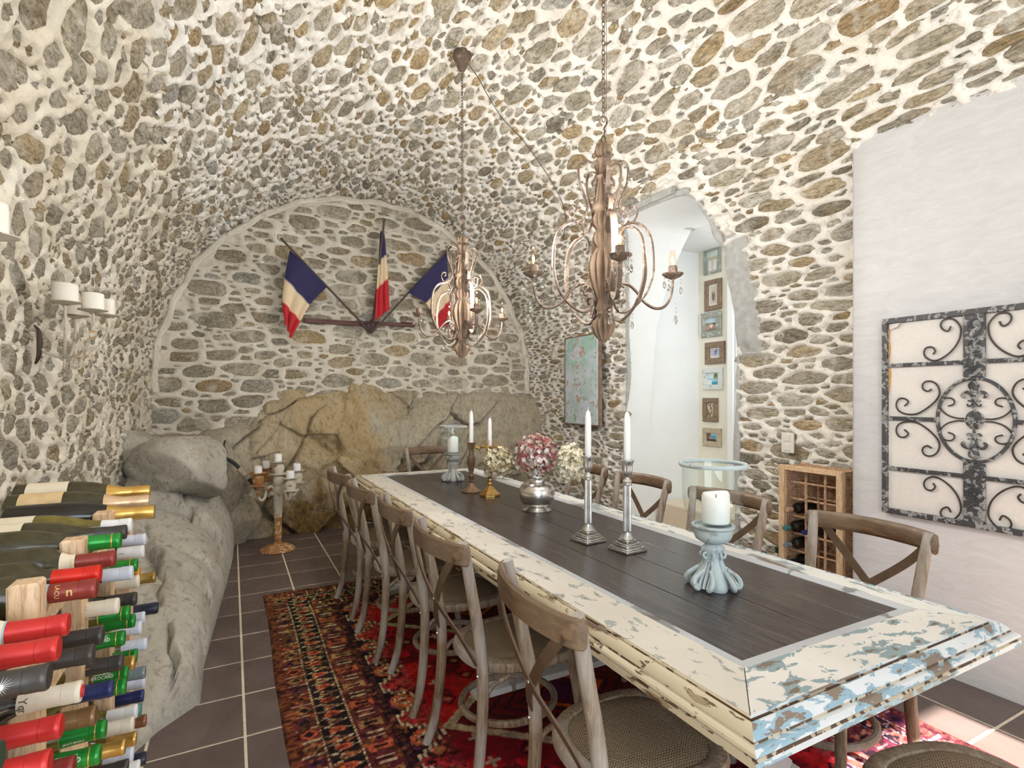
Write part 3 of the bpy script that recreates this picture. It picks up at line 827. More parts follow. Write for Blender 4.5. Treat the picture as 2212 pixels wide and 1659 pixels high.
frame_board('frame_board', [(TX0 + g, TY0), (TX1 - g, TY0), (IX1 + bw - g, IY0 - bw), (IX0 - bw + g, IY0 - bw)], MT['paint_near'])
frame_board('frame_board', [(IX0 - bw + g, IY1 + bw), (IX1 + bw - g, IY1 + bw), (TX1 - g, TY1), (TX0 + g, TY1)], MT['paint_left'])
# bevelled inner strips going down to the planks
zi = TZ - .006
for name, a, b, c, d in (('bevel_strip', (IX0 - bw, IY0 - bw), (IX0 - bw, IY1 + bw), (IX0, IY1), (IX0, IY0)), ('bevel_strip', (IX1 + bw, IY0 - bw), (IX1 + bw, IY1 + bw), (IX1, IY1), (IX1, IY0)),
                         ('bevel_strip', (IX0 - bw, IY0 - bw), (IX1 + bw, IY0 - bw), (IX1, IY0), (IX0, IY0)), ('bevel_strip', (IX0 - bw, IY1 + bw), (IX1 + bw, IY1 + bw), (IX1, IY1), (IX0, IY1))):
    q = M(); v = [(*P2(*a), TZ), (*P2(*b), TZ), (*P2(*c), zi), (*P2(*d), zi)]
    v += [(p[0], p[1], TZ - .03) for p in v]
    q.add(v, [(0, 1, 2, 3), (7, 6, 5, 4), (0, 4, 5, 1), (1, 5, 6, 2), (2, 6, 7, 3), (3, 7, 4, 0)]); q.obj(name, MT['bevel'], T, False)
npl = 4; pw = (IX1 - IX0) / npl
for k in range(npl):
    x0 = IX0 + k * pw
    q = M(); q.box((x0 + pw / 2 - ox, (IY0 + IY1) / 2 - oy, zi - .012), (pw - .0022, IY1 - IY0, .022), .0012)
    o = q.obj('plank', MT['panel_wood'], T, False)
# mouldings: profile (outward, down) swept with mitred ends
prof = [(0, -.001), (.004, -.004), (.006, -.009), (.010, -.009), (.013, -.003), (.018, -.001), (.024, -.004), (.034, -.012), (.040, -.021), (.041, -.026), (.050, -.027), (.056, -.031), (.058, -.037), (.054, -.042), (.058, -.046), (.058, -.060), (.030, -.062), (0, -.062)]
def moulding(corner, a, b, out, mat):
    q = M(); v = []
    A, B, O = Vector(a), Vector(b), Vector(out); D = unit(B - A)
    ln = 40
    for i in range(ln + 1):
        t = i / ln
        for (e, h) in prof:
            p = A.lerp(B, t) + O * e + D * (e * (2 * t - 1) if i in (0, ln) else e * (2 * t - 1))
            v.append((p.x - ox, p.y - oy, TZ + h))
    n = len(prof); f = []
    for i in range(ln):
        for j in range(n - 1): f.append((i * n + j, i * n + j + 1, (i + 1) * n + j + 1, (i + 1) * n + j))
    f.append(tuple(range(n))); f.append(tuple(ln * n + j for j in range(n - 1, -1, -1)))
    q.add(v, f)
    q.mi = [1 if k % (n - 1) in (1, 2, 8, 12, 13) else 0 for k in range(ln * (n - 1))] + [0, 0]
    return q.obj('moulding', [mat, MT['bare_groove']], T, True, angle=25)
moulding(0, (TX0, TY0), (TX0, TY1), (-1, 0), MT['mould_left'])
moulding(0, (TX1, TY0), (TX1, TY1), (1, 0), MT['mould_near'])
moulding(0, (TX0, TY0), (TX1, TY0), (0, -1), MT['mould_near'])
moulding(0, (TX0, TY1), (TX1, TY1), (0, 1), MT['mould_left'])
for (c, d) in (((TX0 + .13, 2.58), (.03, 3.4)), ((TX1 - .13, 2.58), (.03, 3.4)), ((1.42, TY0 + .14), (.75, .03)), ((1.42, TY1 - .14), (.75, .03))):
    q = M(); q.box((c[0] - ox, c[1] - oy, .672), (d[0], d[1], .10), .003); q.obj('apron', MT['white_paint'], T, False)
for yt in (1.30, 2.28, 3.78):     # X-shaped trestles
    for s in (-1, 1):
        a = Vector((1.42 - s * .36, yt + s * .018, .045)); b = Vector((1.42 + s * .36, yt + s * .018, .64)); d = b - a
        rot = Matrix.Translation((a + b) / 2 - Vector((ox, oy, 0))) @ Matrix.Rotation(-math.atan2(d.z, d.x), 4, 'Y')
        q = M(); q.box((0, 0, 0), (d.length + .04, .034, .085), .004, rot); q.obj('trestle_leg', MT['white_paint'], T, False)
    q = M(); q.box((1.42 - ox, yt - oy, .02), (.86, .09, .04), .004); q.obj('trestle_foot', MT['white_paint'], T, False)
q = M(); q.box((1.42 - ox, 2.54 - oy, .34), (.05, 2.6, .08), .004); q.obj('stretcher', MT['white_paint'], T, False)

# ------------------------------------------------------------------ cross-back chairs
def make_chair(label, group):
    t = thing('dining_chair', label, 'chair', group=group)
    # rear posts (foot to top, one bent piece each)
    for s in (-1, 1):
        pts = crom([(-.265, s * .205, .0), (-.232, s * .200, .10), (-.212, s * .194, .25), (-.205, s * .190, .42), (-.222, s * .193, .58), (-.258, s * .202, .76), (-.288, s * .214, .904)], 5)
        n = len(pts); q = M()
        q.tube(pts, [.0175 + .003 * math.sin(PI * i / n) for i in range(n)], 10, up=(1, 0, 0))
        o = q.obj('rear_leg', MT['chair_grey'], t)
        q = M(); q.ball((-.302, s * .207, .862), (.004, .007, .007), 8, 4); q.ball((-.226, s * .194, .545), (.004, .005, .005), 8, 4)
        q.ball((-.226, s * .191, .44), (.005, .005, .005), 8, 4); q.obj('rivet', MT['rivet'], o)
        pts = crom([(.165, s * .172, .425), (.185, s * .184, .30), (.205, s * .196, .14), (.222, s * .204, 0)], 5)
        q = M(); q.tube(pts, [.0185 - .004 * i / len(pts) for i in range(len(pts))], 10, up=(1, 0, 0)); q.obj('front_leg', MT['chair_grey'], t)
    # bent top rail, wrapped round the posts
    pts = crom([(-.274, -.236, .866), (-.303, -.214, .868), (-.334, -.125, .870), (-.348, 0, .871), (-.334, .125, .870), (-.303, .214, .868), (-.274, .236, .866)], 6)
    q = M(); v = []; f = []; sec = [(-.009, -.030), (-.013, -.018), (-.013, .018), (-.009, .030), (0, .036), (.009, .030), (.012, .0), (.009, -.030), (0, -.036)]
    P = [Vector(p) for p in pts]; n = len(P)
    for i in range(n):
        tg = unit(P[min(i + 1, n - 1)] - P[max(i - 1, 0)]); nm = Vector((0, 0, 1)).cross(tg) * -1; nm.normalize()
        k = .60 if i in (0, n - 1) else (.9 if i in (1, n - 2) else 1)
        for (e, h) in sec: v.append(P[i] - nm * e + Vector((0, 0, h * k)))
    m_ = len(sec)
    for i in range(n - 1):
        for j in range(m_): f.append((i * m_ + j, i * m_ + (j + 1) % m_, (i + 1) * m_ + (j + 1) % m_, (i + 1) * m_ + j))
    f.append(tuple(range(m_ - 1, -1, -1))); f.append(tuple((n - 1) * m_ + j for j in range(m_)))
    q.add(v, f); q.obj('top_rail', MT['chair_brown'], t)
    # crossing straps
    for s in (-1, 1):
        pts = crom([(-.318, s * .203, .862), (-.326, s * .12, .765), (-.304 - s * .004, 0, .655), (-.262, -s * .11, .56), (-.226, -s * .185, .475)], 6)
        q = M(); P = pts; n = len(P); v = []; f = []
        for i in range(n):
            tg = unit(P[min(i + 1, n - 1)] - P[max(i - 1, 0)]); sd = unit(tg.cross(Vector((1, 0, .25)))); nm = unit(tg.cross(sd))
            for (a, b) in ((-.015, -.003), (.015, -.003), (.015, .003), (-.015, .003)): v.append(P[i] + sd * a + nm * b)
        for i in range(n - 1):
            for j in range(4): f.append((i * 4 + j, i * 4 + (j + 1) % 4, i * 4 + 4 + (j + 1) % 4, i * 4 + 4 + j))
        f += [(3, 2, 1, 0), (4 * n - 4, 4 * n - 3, 4 * n - 2, 4 * n - 1)]
        q.add(v, f); o = q.obj('cross_strap', MT['strap'], t, False)
        if s == 1:
            r = M(); r.ball((-.312, 0, .657), (.004, .006, .006), 8, 4); r.obj('rivet', MT['rivet'], o)
    # seat: rounded frame and woven pad
    def outline(k, grow=0.0):
        o = []
        for i in range(k):
            a = 2 * PI * i / k; c, s_ = math.cos(a), math.sin(a)
            p = 2.7
            r = 1 / ((abs(c) ** p + abs(s_) ** p) ** (1 / p))
            x = .012 + (.214 + grow) * r * c; y = (.200 + grow + .020 * (x / .2)) * r * s_
            o.append((x, y))
        return o
    k = 40; q = M(); v = []; f = []
    rings = [(.0, .412), (.008, .418), (.010, .436), (.004, .448), (-.010, .453), (-.030, .452), (-.034, .448), (-.034, .418)]
    for (gr, z) in rings:
        v += [(x, y, z) for x, y in outline(k, gr)]
    nr = len(rings)
    for i in range(nr):
        for j in range(k): f.append((i * k + j, i * k + (j + 1) % k, ((i + 1) % nr) * k + (j + 1) % k, ((i + 1) % nr) * k + j))
    q.add(v, f); q.obj('seat_frame', MT['chair_grey'], t)
    q = M(); v = []; f = []
    for (gr, z) in ((-.033, .446), (-.05, .4515), (-.09, .4525), (-.15, .451)): v += [(x, y, z) for x, y in outline(k, gr)]
    for i in range(3):
        for j in range(k): f.append((i * k + j, i * k + (j + 1) % k, (i + 1) * k + (j + 1) % k, (i + 1) * k + j))
    f.append(tuple(3 * k + j for j in range(k))); q.add(v, f); q.obj('woven_seat', MT['weave'], t)
    # bentwood hoop between the legs
    pts = [(-.005 + .185 * math.cos(a), .165 * math.sin(a), .215) for a in [2 * PI * i / 36 for i in range(36)]]
    q = M(); q.tube(pts, .0135, 8, closed=True, up=(0, 0, 1)); q.obj('hoop_stretcher', MT['chair_grey'], t)
    for s in (-1, 1):
        q = M(); q.tube(crom([(-.205, s * .19, .34), (-.17, s * .188, .39), (-.10, s * .186, .41)], 5), .009, 6); q.obj('brace', MT['chair_grey'], t)
    return t
GL, GR = 'chairs along the left side of the table', 'chairs along the right side of the table'
left = [(.985, 1.17, -.10, 'cross-back oak chair nearest the camera on the left side of the table'), (.960, 1.86, .02, 'second cross-back chair from the camera on the left side'),
        (.965, 2.455, -.03, 'middle cross-back chair of the five along the left side'), (.925, 3.02, .02, 'fourth cross-back chair from the camera on the left side'), (.915, 3.64, .05, 'farthest cross-back chair on the left side, by the bedrock')]
right = [(1.905, 1.215, .0, 'cross-back chair in front of the white wall on the right side'), (1.93, 1.88, .06, 'cross-back chair behind the near glass lantern, beside the wicker wine rack'),
         (1.93, 2.53, .03, 'cross-back chair in front of the white doorway'), (1.94, 3.13, -.05, 'farthest cross-back chair on the right side, below the blue picture')]
ch0 = None
for k, (x, y, r, lab) in enumerate(left):
    if ch0 is None: ch0 = make_chair(lab, GL); c = ch0
    else: c = copy_tree(ch0)
    c.location = (x, y, .012 if True else 0); c.rotation_euler = (0, 0, r); c['label'] = lab; c['group'] = GL
for (x, y, r, lab) in right:
    c = copy_tree(ch0); c.location = (x, y, .012); c.rotation_euler = (0, 0, PI + r); c['label'] = lab; c['group'] = GR
c = copy_tree(ch0); c.location = (1.68, 4.66, .006); c.rotation_euler = (0, 0, -PI / 2 + .03); c['label'] = 'pale cross-back chair at the far head of the table'; del c['group']
c = copy_tree(ch0); c.location = (1.545, .575, .012); c.rotation_euler = (0, 0, PI / 2 - .2); c['label'] = 'woven-seat chair at the near head of the table, bottom right corner'; del c['group']

# ------------------------------------------------------------------ rug
RX0, RX1, RY0, RY1 = .195, 2.62, .35, 4.12
nx, ny = 340, 520
xs = np.linspace(RX0, RX1, nx); ys = np.linspace(RY0, RY1, ny)
A_, B_ = np.meshgrid(xs, ys, indexing='ij')
def rug_colours(A, B):
    s = np.minimum.reduce([A - RX0, RX1 - A, (RY1 - B) * 1.0, (B - RY0)])
    alongY = (np.minimum(A - RX0, RX1 - A) <= np.minimum(RY1 - B, B - RY0))
    t = np.where(alongY, B, A)
    n1 = fbm(A * 22, B * 22, None, 3, 3); n2 = fbm(A * 5, B * 5, None, 3, 8); n3 = vnoise(A * 60, B * 60, None, 4)
    def C(r, g, b): return np.array([lin(r / 255), lin(g / 255), lin(b / 255)])
    mar, nav, red, dred, org, crm, brn, pur, tan = C(104, 24, 26), C(44, 20, 34), C(196, 22, 30), C(132, 14, 28), C(208, 88, 38), C(222, 190, 150), C(96, 52, 32), C(84, 34, 66), C(176, 122, 70)
    col = np.zeros(A.shape + (3,)); col[:] = red
    def put(mask, c): col[mask] = c
    put(n2 > .12, dred); put(n2 < -.28, C(214, 40, 34)); put((n1 > .33) & (n2 > -.1), mar)
    # field: scattered small motifs
    cu, cv = np.floor(A / .16), np.floor(B / .16); fu, fv = A / .16 - cu - .5, B / .16 - cv - .5
    hsh = _h(cu, cv, cu * 0, 5)
    dm = np.abs(fu) + np.abs(fv)
    put((hsh > .45) & (dm < .30) & (dm > .22), nav); put((hsh > .45) & (dm < .13), tan); put((hsh > .75) & (dm < .22) & (dm > .13), org)
    put((hsh < .25) & (np.maximum(np.abs(fu), np.abs(fv)) < .20) & ((np.abs(fu) < .05) | (np.abs(fv) < .05)), crm * .8)
    # big dark diamonds down the middle
    cy = (B - .4) / 1.15; fy = cy - np.floor(cy) - .5
    dd = np.abs(A - 1.40) / .62 + np.abs(fy) / .46
    put((dd < 1.0) & (dd > .90), crm * .8); put((dd < .90), mar); put((dd < .86) & (np.abs(np.sin(dd * 24)) < .30), nav); put((dd < .34) & (dd > .28), org); put(dd < .2, pur)
    # stepped edge of the field
    per = .30; ft = np.abs((t / per) % 1 - .5) * 2
    stepv = .44 + np.floor(ft * 6) / 6 * .17
    inb = s < stepv
    put(inb, nav); put(inb & (n1 > .2), pur)
    put((np.abs(s - stepv) < .0085) | (inb & (np.abs(s - (stepv - .022)) < .005)), crm)
    cb = np.round(t / per) * per; rx, ry = s - .49, t - (np.floor(t / per) + .0) * per
    ry = np.where(ry > per / 2, ry - per, ry)
    rad = np.hypot(s - .47, t - np.round(t / per - .0) * per); rad2 = np.hypot(s - .50, ((t / per) % 1 - .0) * per - per * np.round((t / per) % 1))
    ang = np.arctan2(s - .47, ry)
    put(inb & (s > .40) & (rad2 < .055), org); put(inb & (s > .40) & (rad2 < .040) & (np.cos(ang * 6) > .2), crm); put(inb & (rad2 < .014), dred)
    # borders, outside in
    b = s < .44
    put(b, nav)
    put((s > .405) & (s < .435), C(66, 26, 40)); put((s > .405) & (s < .435) & (((t / .045) % 1) < .3), brn)
    m3 = (s > .27) & (s < .40); put(m3, C(104, 34, 40)); put(m3 & (n1 > .25), brn)
    p3 = .17; f3 = (t / p3) % 1 - .5; ss = (s - .335) / .065; hg = (np.abs(ss) < .78) & (np.abs(f3) * 4 < (.35 + .55 * np.abs(ss)))
    alt = (np.floor(t / p3) % 2) == 0
    put(m3 & hg & alt, org); put(m3 & hg & ~alt, tan); put(m3 & hg & (np.abs(f3) * 4 < .22) & (np.abs(ss) < .45), nav)
    put(m3 & (np.abs(np.abs(f3) - .40) < .03) & (np.abs(ss) < .55), crm * .9)
    put((s > .260) & (s < .268), crm); put((s > .258) & (s < .270) & (((t / .02) % 1) < .35), brn)
    m2 = (s > .145) & (s < .258); put(m2, C(40, 26, 32)); p2 = .125; f2 = (t / p2) % 1; ss = (s - .2015) / .0565
    zig = np.abs(np.abs(f2 - .5) * 4 - 1); put(m2 & (np.abs(ss * .9 - (zig * 2 - 1) * .8) < .16), crm * .85)
    ov = np.hypot(ss / .6, (f2 - .5) / .17); put(m2 & (ov < 1), org); put(m2 & (ov < .55), C(150, 44, 34)); ov2 = np.hypot(ss / .5, (np.minimum(f2, 1 - f2)) / .14); put(m2 & (ov2 < 1), tan); put(m2 & (ov2 < .5), pur)
    put((s > .135) & (s < .143), crm); put((s > .133) & (s < .145) & (((t / .02) % 1) < .35), brn)
    m1 = (s > .05) & (s < .133); put(m1, C(112, 40, 38)); p1 = .095; f1 = (t / p1) % 1 - .5; ss = (s - .0915) / .0415
    dd = np.abs(ss) + np.abs(f1) * 2.4; alt = (np.floor(t / p1) % 3)
    put(m1 & (dd < 1) & (alt == 0), org); put(m1 & (dd < 1) & (alt == 1), pur); put(m1 & (dd < 1) & (alt == 2), tan * .8); put(m1 & (dd < .55), nav); put(m1 & (np.abs(f1) > .44), crm * .8)
    put(m1 & (n1 > .3), brn)
    put(s < .05, C(132, 62, 36)); put((s < .05) & (((t / .03) % 1) < .4), C(96, 34, 30)); put((s < .012), brn)
    bd = (s < .60)[..., None]
    col = np.where(bd, col * .78 + .22 * col.mean(-1, keepdims=True) * np.array([.9, .5, .5]), col * .86)
    n5 = vnoise(A * 95, B * 95, None, 9); n6 = fbm(A * 45, B * 45, None, 2, 19)
    col = np.where((bd[..., 0] & (n6 > .30))[..., None], col * .35, col); col = np.where((bd[..., 0] & (n6 < -.42))[..., None], C(150, 84, 52) * .9, col)
    col *= (1 + .30 * n3[..., None] + .25 * n1[..., None] + .3 * n5[..., None])
    # tint of the light painted in: far end orange-brown, near end crimson-violet
    k = sstep(1.6, 3.9, B)[..., None]
    col = col * (1 - .0 * k) * np.where(k > -1, 1 - k * np.array([.05, -.45, -.05]) * .8, 1)
    k2 = sstep(2.2, .9, B)[..., None]
    col = col * (1 + k2 * np.array([.10, -.1, .9]))
    return np.clip(col, .004, .9)
Z_ = .0125 + .0015 * vnoise(A_ * 40, B_ * 40, None, 2) + .004 * fbm(A_ * 2.5, B_ * 2.5, None, 2, 6)
wob = fbm(B_ * 1.5, B_ * 0 + 3, None, 2, 12) * .012
PR = np.stack([A_ + wob * (1 - (A_ - RX0) / (RX1 - RX0)), B_ + fbm(A_ * 1.6, A_ * 0, None, 2, 13) * .012, Z_], -1)
PR[[0, -1], :, 2] = .006; PR[:, [0, -1], 2] = .006
me, _u = grid_mesh('rug', PR, None, flip=False); set_col(me, rug_colours(A_, B_).reshape(-1, 3))
RG = link('rug', me, MT['rug'], None, True)
tag(RG, 'red patterned oriental rug lying on the tiles under the table', 'rug')

# ------------------------------------------------------------------ table things
def lathe_obj(name, prof, mat, parent, n=20, flute=None, squash=(1, 1), angle=40, c=(0, 0, 0)):
    q = M(); q.lathe(prof, n, flute, c=c, squash=squash); return q.obj(name, mat, parent, True, angle=angle)
Zt = TZ + .0
ZP = TZ - .006
def taper(loc, h, r, label, tip=True):
    t = thing('taper_candle', label, 'candle', loc)
    lathe_obj('wax', [(r * .82, 0), (r, .01), (r, h * .55), (r * .9, h * .86), (r * .62, h * .96), (.0025, h)], MT['candle'], t, 14)
    q = M(); q.tube([(0, 0, h - .002), (.001, 0, h + .008), (.003, 0, h + .014)], .0012, 6); q.obj('wick', MT['ivory'], t); return t
def pillar(loc, r, h, label, seed, slant=0.0, name='pillar_candle', mat='candle'):
    t = thing(name, label, 'candle', loc); n = 24; q = M(); v = []; f = []; g = random.Random(seed)
    ph = g.uniform(0, 6)
    prof = [(r * .96, 0), (r, .006), (r * 1.0, .5), (r * .98, .93), (r * .90, 1.0), (r * .78, .97), (r * .55, .88), (.004, .84)]
    for (rr, z) in prof:
        for j in range(n):
            a = 2 * PI * j / n
            top = h * (1 + slant * math.sin(a + ph) + slant * .5 * math.sin(2 * a + ph * 2))
            zz = z if z < .05 else (z * top)
            v.append((rr * math.cos(a) * (1 + .02 * math.sin(3 * a + ph)), rr * math.sin(a), zz))
    for i in range(len(prof) - 1):
        for j in range(n): f.append((i * n + j, i * n + (j + 1) % n, (i + 1) * n + (j + 1) % n, (i + 1) * n + j))
    f.append(tuple(range(n - 1, -1, -1))); f.append(tuple((len(prof) - 1) * n + j for j in range(n)))
    q.add(v, f); q.obj('wax', MT[mat], t)
    q = M(); q.tube([(0, 0, h * .8), (.002, .001, h * .97)], .0014, 6); q.obj('wick', MT['wick'], t)
    return t
# pewter column candlesticks
def column_stick(loc, rz, label, s=1.0):
    t = thing('column_candlestick', label, 'candlestick', loc, rz, 'pewter column candlesticks')
    q = M()
    for (w_, z0, z1) in ((.118, 0, .012), (.108, .012, .018), (.088, .018, .028), (.078, .028, .034), (.060, .034, .046)):
        q.box((0, 0, (z0 + z1) / 2), (w_, w_, z1 - z0), .0022)
    q.obj('stepped_base', MT['pewter'], t)
    lathe_obj('foot_bell', [(.030, .046), (.031, .050), (.026, .058), (.021, .068), (.018, .078), (.019, .082)], MT['pewter'], t, 20)
    lathe_obj('fluted_column', [(.0175, .080, .16), (.0168, .18, .16), (.0160, .272, .16)], MT['pewter'], t, 64, 16, angle=60)
    lathe_obj('collar', [(.018, .272), (.020, .277), (.018, .283), (.020, .288), (.017, .294), (.010, .300), (.009, .306), (.012, .312)], MT['pewter'], t, 20)
    lathe_obj('socket', [(.012, .312, .05), (.019, .322, .12), (.0225, .338, .14), (.0215, .352, .12), (.024, .364, .06), (.0285, .374), (.0285, .378), (.014, .378), (.013, .360)], MT['pewter'], t, 48, 12)
    return t
column_stick((1.414, 1.972, ZP), .12, 'pewter column candlestick standing left of its twin, beside the vase')
column_stick((1.474, 1.776, ZP), .10, 'pewter column candlestick nearer the big glass lantern')
taper((1.414, 1.972, ZP + .365), .218, .0145, 'white taper candle in the left pewter column candlestick')
taper((1.474, 1.776, ZP + .365), .215, .0145, 'white taper candle in the right pewter column candlestick')
# turned wooden candlestick, brass candlestick
t = thing('turned_candlestick', 'turned brown wooden candlestick with a slim baluster beside the far lantern', 'candlestick', (1.44, 3.353, ZP))
lathe_obj('base', [(.066, 0), (.067, .006), (.058, .012), (.036, .026), (.020, .048), (.015, .062)], MT['bronze'], t, 24)
lathe_obj('baluster', [(.015, .062), (.020, .072), (.014, .080), (.018, .096), (.021, .108), (.016, .118), (.014, .126), (.020, .150), (.027, .185), (.029, .225), (.024, .240), (.019, .246), (.018, .268), (.014, .285)], MT['chair_brown'], t, 20)
lathe_obj('socket', [(.014, .285), (.022, .296), (.026, .318), (.034, .330), (.034, .334), (.015, .334), (.014, .32)], MT['bronze'], t, 20)
taper((1.44, 3.353, ZP + .322), .226, .0145, 'white taper candle in the turned wooden candlestick')
t = thing('brass_candlestick', 'black-stemmed brass candlestick with octagonal foot and a ring of gold beads', 'candlestick', (1.493, 3.171, ZP))
lathe_obj('octagonal_base', [(.072, 0), (.072, .010), (.062, .016), (.034, .046), (.022, .058), (.014, .066)], MT['brass'], t, 8, angle=15)
lathe_obj('knop', [(.014, .066), (.018, .074), (.014, .082), (.012, .092), (.017, .100), (.013, .108)], MT['brass'], t, 16)
lathe_obj('black_stem', [(.0125, .108), (.0125, .230)], MT['navy'], t, 16)
lathe_obj('socket', [(.013, .230), (.016, .240), (.013, .248), (.016, .264), (.017, .290), (.019, .312), (.022, .316), (.022, .320), (.012, .320)], MT['brass'], t, 16)
for k in range(8):
    a = 2 * PI * k / 8 + .2; q = M()
    pts = crom([(.022 * math.cos(a), .022 * math.sin(a), .318), (.045 * math.cos(a), .045 * math.sin(a), .352 + .01 * (k % 2)), (.072 * math.cos(a), .072 * math.sin(a), .350), (.088 * math.cos(a), .088 * math.sin(a), .322)], 5)
    q.tube(pts, .0012, 5); b = q.obj('bead_wire', MT['gold'], t)
    q = M(); q.ball((.088 * math.cos(a), .088 * math.sin(a), .312), .0115, 10, 6); q.obj('bead', MT['gold'], b)
    q = M(); q.ball((.046 * math.cos(a + .35), .046 * math.sin(a + .35), .320), .009, 10, 6); q.obj('bead', MT['gold'], b)
taper((1.493, 3.171, ZP + .310), .195, .0135, 'white taper candle in the brass candlestick with gold beads')

# hurricane lanterns
def hurricane(loc, rz, label, mat, s=1.0):
    t = thing('hurricane_lantern', label, 'lantern', loc, rz, 'glass hurricane lanterns')
    # four scrolled feet on a tapering pedestal
    k = 48; q = M(); v = []; f = []
    prof = [(.074, 0, .34), (.078, .008, .36), (.076, .020, .36), (.068, .034, .33), (.054, .050, .26), (.040, .068, .18), (.031, .084, .12), (.027, .100, .08), (.030, .116, .10), (.036, .126, .12), (.036, .134, .10), (.026, .142, 0), (.022, .148, 0)]
    q.lathe([(r, z, a * .9) for r, z, a in prof], k, 4); q.obj('pedestal', mat, t, True, angle=60)
    for j in range(4):
        a = j * PI / 2; T_ = Matrix.Rotation(a, 4, 'Z'); q = M()
        for s_ in (-1, 1):      # paired C-scrolls at each corner foot
            pts = crom([(.046, s_ * .010, .062), (.060, s_ * .022, .050), (.074, s_ * .030, .036), (.083, s_ * .028, .018), (.079, s_ * .018, .008), (.071, s_ * .018, .014), (.073, s_ * .025, .021)], 4)
            q.tube([T_ @ p for p in pts], [.0055 + .003 * math.sin(PI * i / len(pts)) for i in range(len(pts))], 7)
            pts = crom([(.040, s_ * .038, .006), (.040, s_ * .044, .020), (.034, s_ * .040, .034), (.028, s_ * .032, .028), (.032, s_ * .030, .018)], 4)
            q.tube([T_ @ p for p in pts], .0055, 6)
            pts = crom([(.030, s_ * .010, .120), (.036, s_ * .018, .112), (.034, s_ * .012, .100), (.030, s_ * .008, .104)], 4)
            q.tube([T_ @ p for p in pts], .0045, 6)
        for s_ in (-.5, 0, .5):  # ribs of the acanthus leaf
            q.tube([T_ @ Vector(p) for p in crom([(.028, s_ * .012, .098), (.032, s_ * .018, .080), (.044, s_ * .026, .056), (.064, s_ * .030, .034), (.080, s_ * .026, .010)], 4)], [.003 + .0022 * i / 17 for i in range(17)], 6)
        q.obj('scroll_foot', mat, t)
    q = M(); q.lathe([(.030, .116), (.040, .124), (.042, .131), (.034, .138), (.026, .144)], 4, T=Matrix.Rotation(PI / 4, 4, 'Z')); q.obj('square_neck', mat, t)
    lathe_obj('cup', [(.022, .146), (.040, .152), (.056, .162), (.062, .176), (.064, .198), (.071, .204), (.071, .210), (.060, .211), (.056, .204)], mat, t, 32)
    lathe_obj('glass_bowl', [(.030, .2125), (.058, .216), (.080, .238), (.094, .266), (.099, .30), (.1005, .36), (.101, .414), (.0985, .414), (.098, .36), (.0965, .30), (.0915, .268), (.078, .242), (.057, .220), (.030, .2155)], MT['glass'], t, 48, angle=80)
    q = M(); q.tube([(.1065 * math.cos(2 * PI * i / 48), .1065 * math.sin(2 * PI * i / 48), .414) for i in range(48)], .0075, 8, closed=True, up=(0, 0, 1), flat=.75); q.obj('rim', mat, t)
    return t
hurricane((1.453, 1.304, ZP), .35, 'large pale blue hurricane lantern on the near end of the table', MT['lantern_blue'])
hurricane((1.506, 3.866, ZP), .5, 'grey hurricane lantern on the far end of the table', MT['lantern_grey'])
pillar((1.462, 1.300, ZP + .217), .046, .098, 'white pillar candle with a melted rim inside the near lantern', 3, .06)
pillar((1.506, 3.866, ZP + .217), .042, .110, 'white pillar candle burnt low on one side inside the far lantern', 9, .13)

# silver vase and dried hydrangeas
t = thing('silver_vase', 'worn round silver vase holding dried hydrangeas', 'vase', (1.534, 2.631, ZP))
lathe_obj('body', [(.034, .020), (.056, .026), (.082, .042), (.097, .068), (.102, .098), (.099, .126), (.086, .148), (.068, .158), (.056, .161), (.052, .166), (.048, .160), (.058, .148)], MT['silver'], t, 40)
lathe_obj('foot', [(.080, 0), (.081, .005), (.070, .009), (.056, .014), (.046, .020), (.040, .026)], MT['silver'], t, 40)
lathe_obj('neck', [(.054, .158), (.050, .166), (.050, .184), (.055, .196), (.058, .198), (.052, .196), (.047, .182), (.047, .164)], MT['silver'], t, 32)
def hydrangea(loc, c, r, pal, seed, label, n=150):
    t = thing('dried_hydrangea', label, 'flower', loc, 0, 'dried hydrangeas in the silver vase')
    g = random.Random(seed); q = M(); cols = []
    for i in range(n):
        zc = 1 - 1.75 * (i + .5) / n; a = i * 2.39996 + g.uniform(-.2, .2); rr = math.sqrt(max(0, 1 - zc * zc))
        d = Vector((rr * math.cos(a), rr * math.sin(a), zc)) ; p = Vector(c) + Vector((d.x * r[0], d.y * r[1], d.z * r[2])) * g.uniform(.78, 1.05)
        nrm = unit(d + Vector((g.gauss(0, .35), g.gauss(0, .35), g.gauss(0, .35)))); x = unit(nrm.orthogonal()); y = nrm.cross(x)
        base = pal[g.randrange(len(pal))]
        sz = g.uniform(.012, .018); rot = g.uniform(0, PI)
        for k in range(4):
            b = rot + k * PI / 2; u = x * math.cos(b) + y * math.sin(b); w_ = x * -math.sin(b) + y * math.cos(b); cu = g.uniform(.1, .5)
            v = [p, p + u * sz * .55 + w_ * sz * .48 + nrm * sz * cu * .5, p + u * sz * 1.05 + nrm * sz * cu, p + u * sz * .55 - w_ * sz * .48 + nrm * sz * cu * .3, p + u * sz * .6 + nrm * sz * .1]
            q.add(v, [(0, 1, 4), (1, 2, 4), (2, 3, 4), (3, 0, 4)])
            sh = g.uniform(.75, 1.15)
            cols += [tuple(lin(ch / 255) * sh for ch in base)] * 5
    me = q.mesh('petals'); set_col(me, np.array(cols)); o = link('petals', me, MT['petal'], t); o['kind'] = 'stuff'
    q = M(); q.tube(crom([(0, 0, -.02), (c[0] * .35, c[1] * .35, c[2] * .45), (c[0] * .9, c[1] * .9, c[2] - .02)], 5), .004, 6); q.obj('stem', MT['stem'], t)
vz = ZP + .195
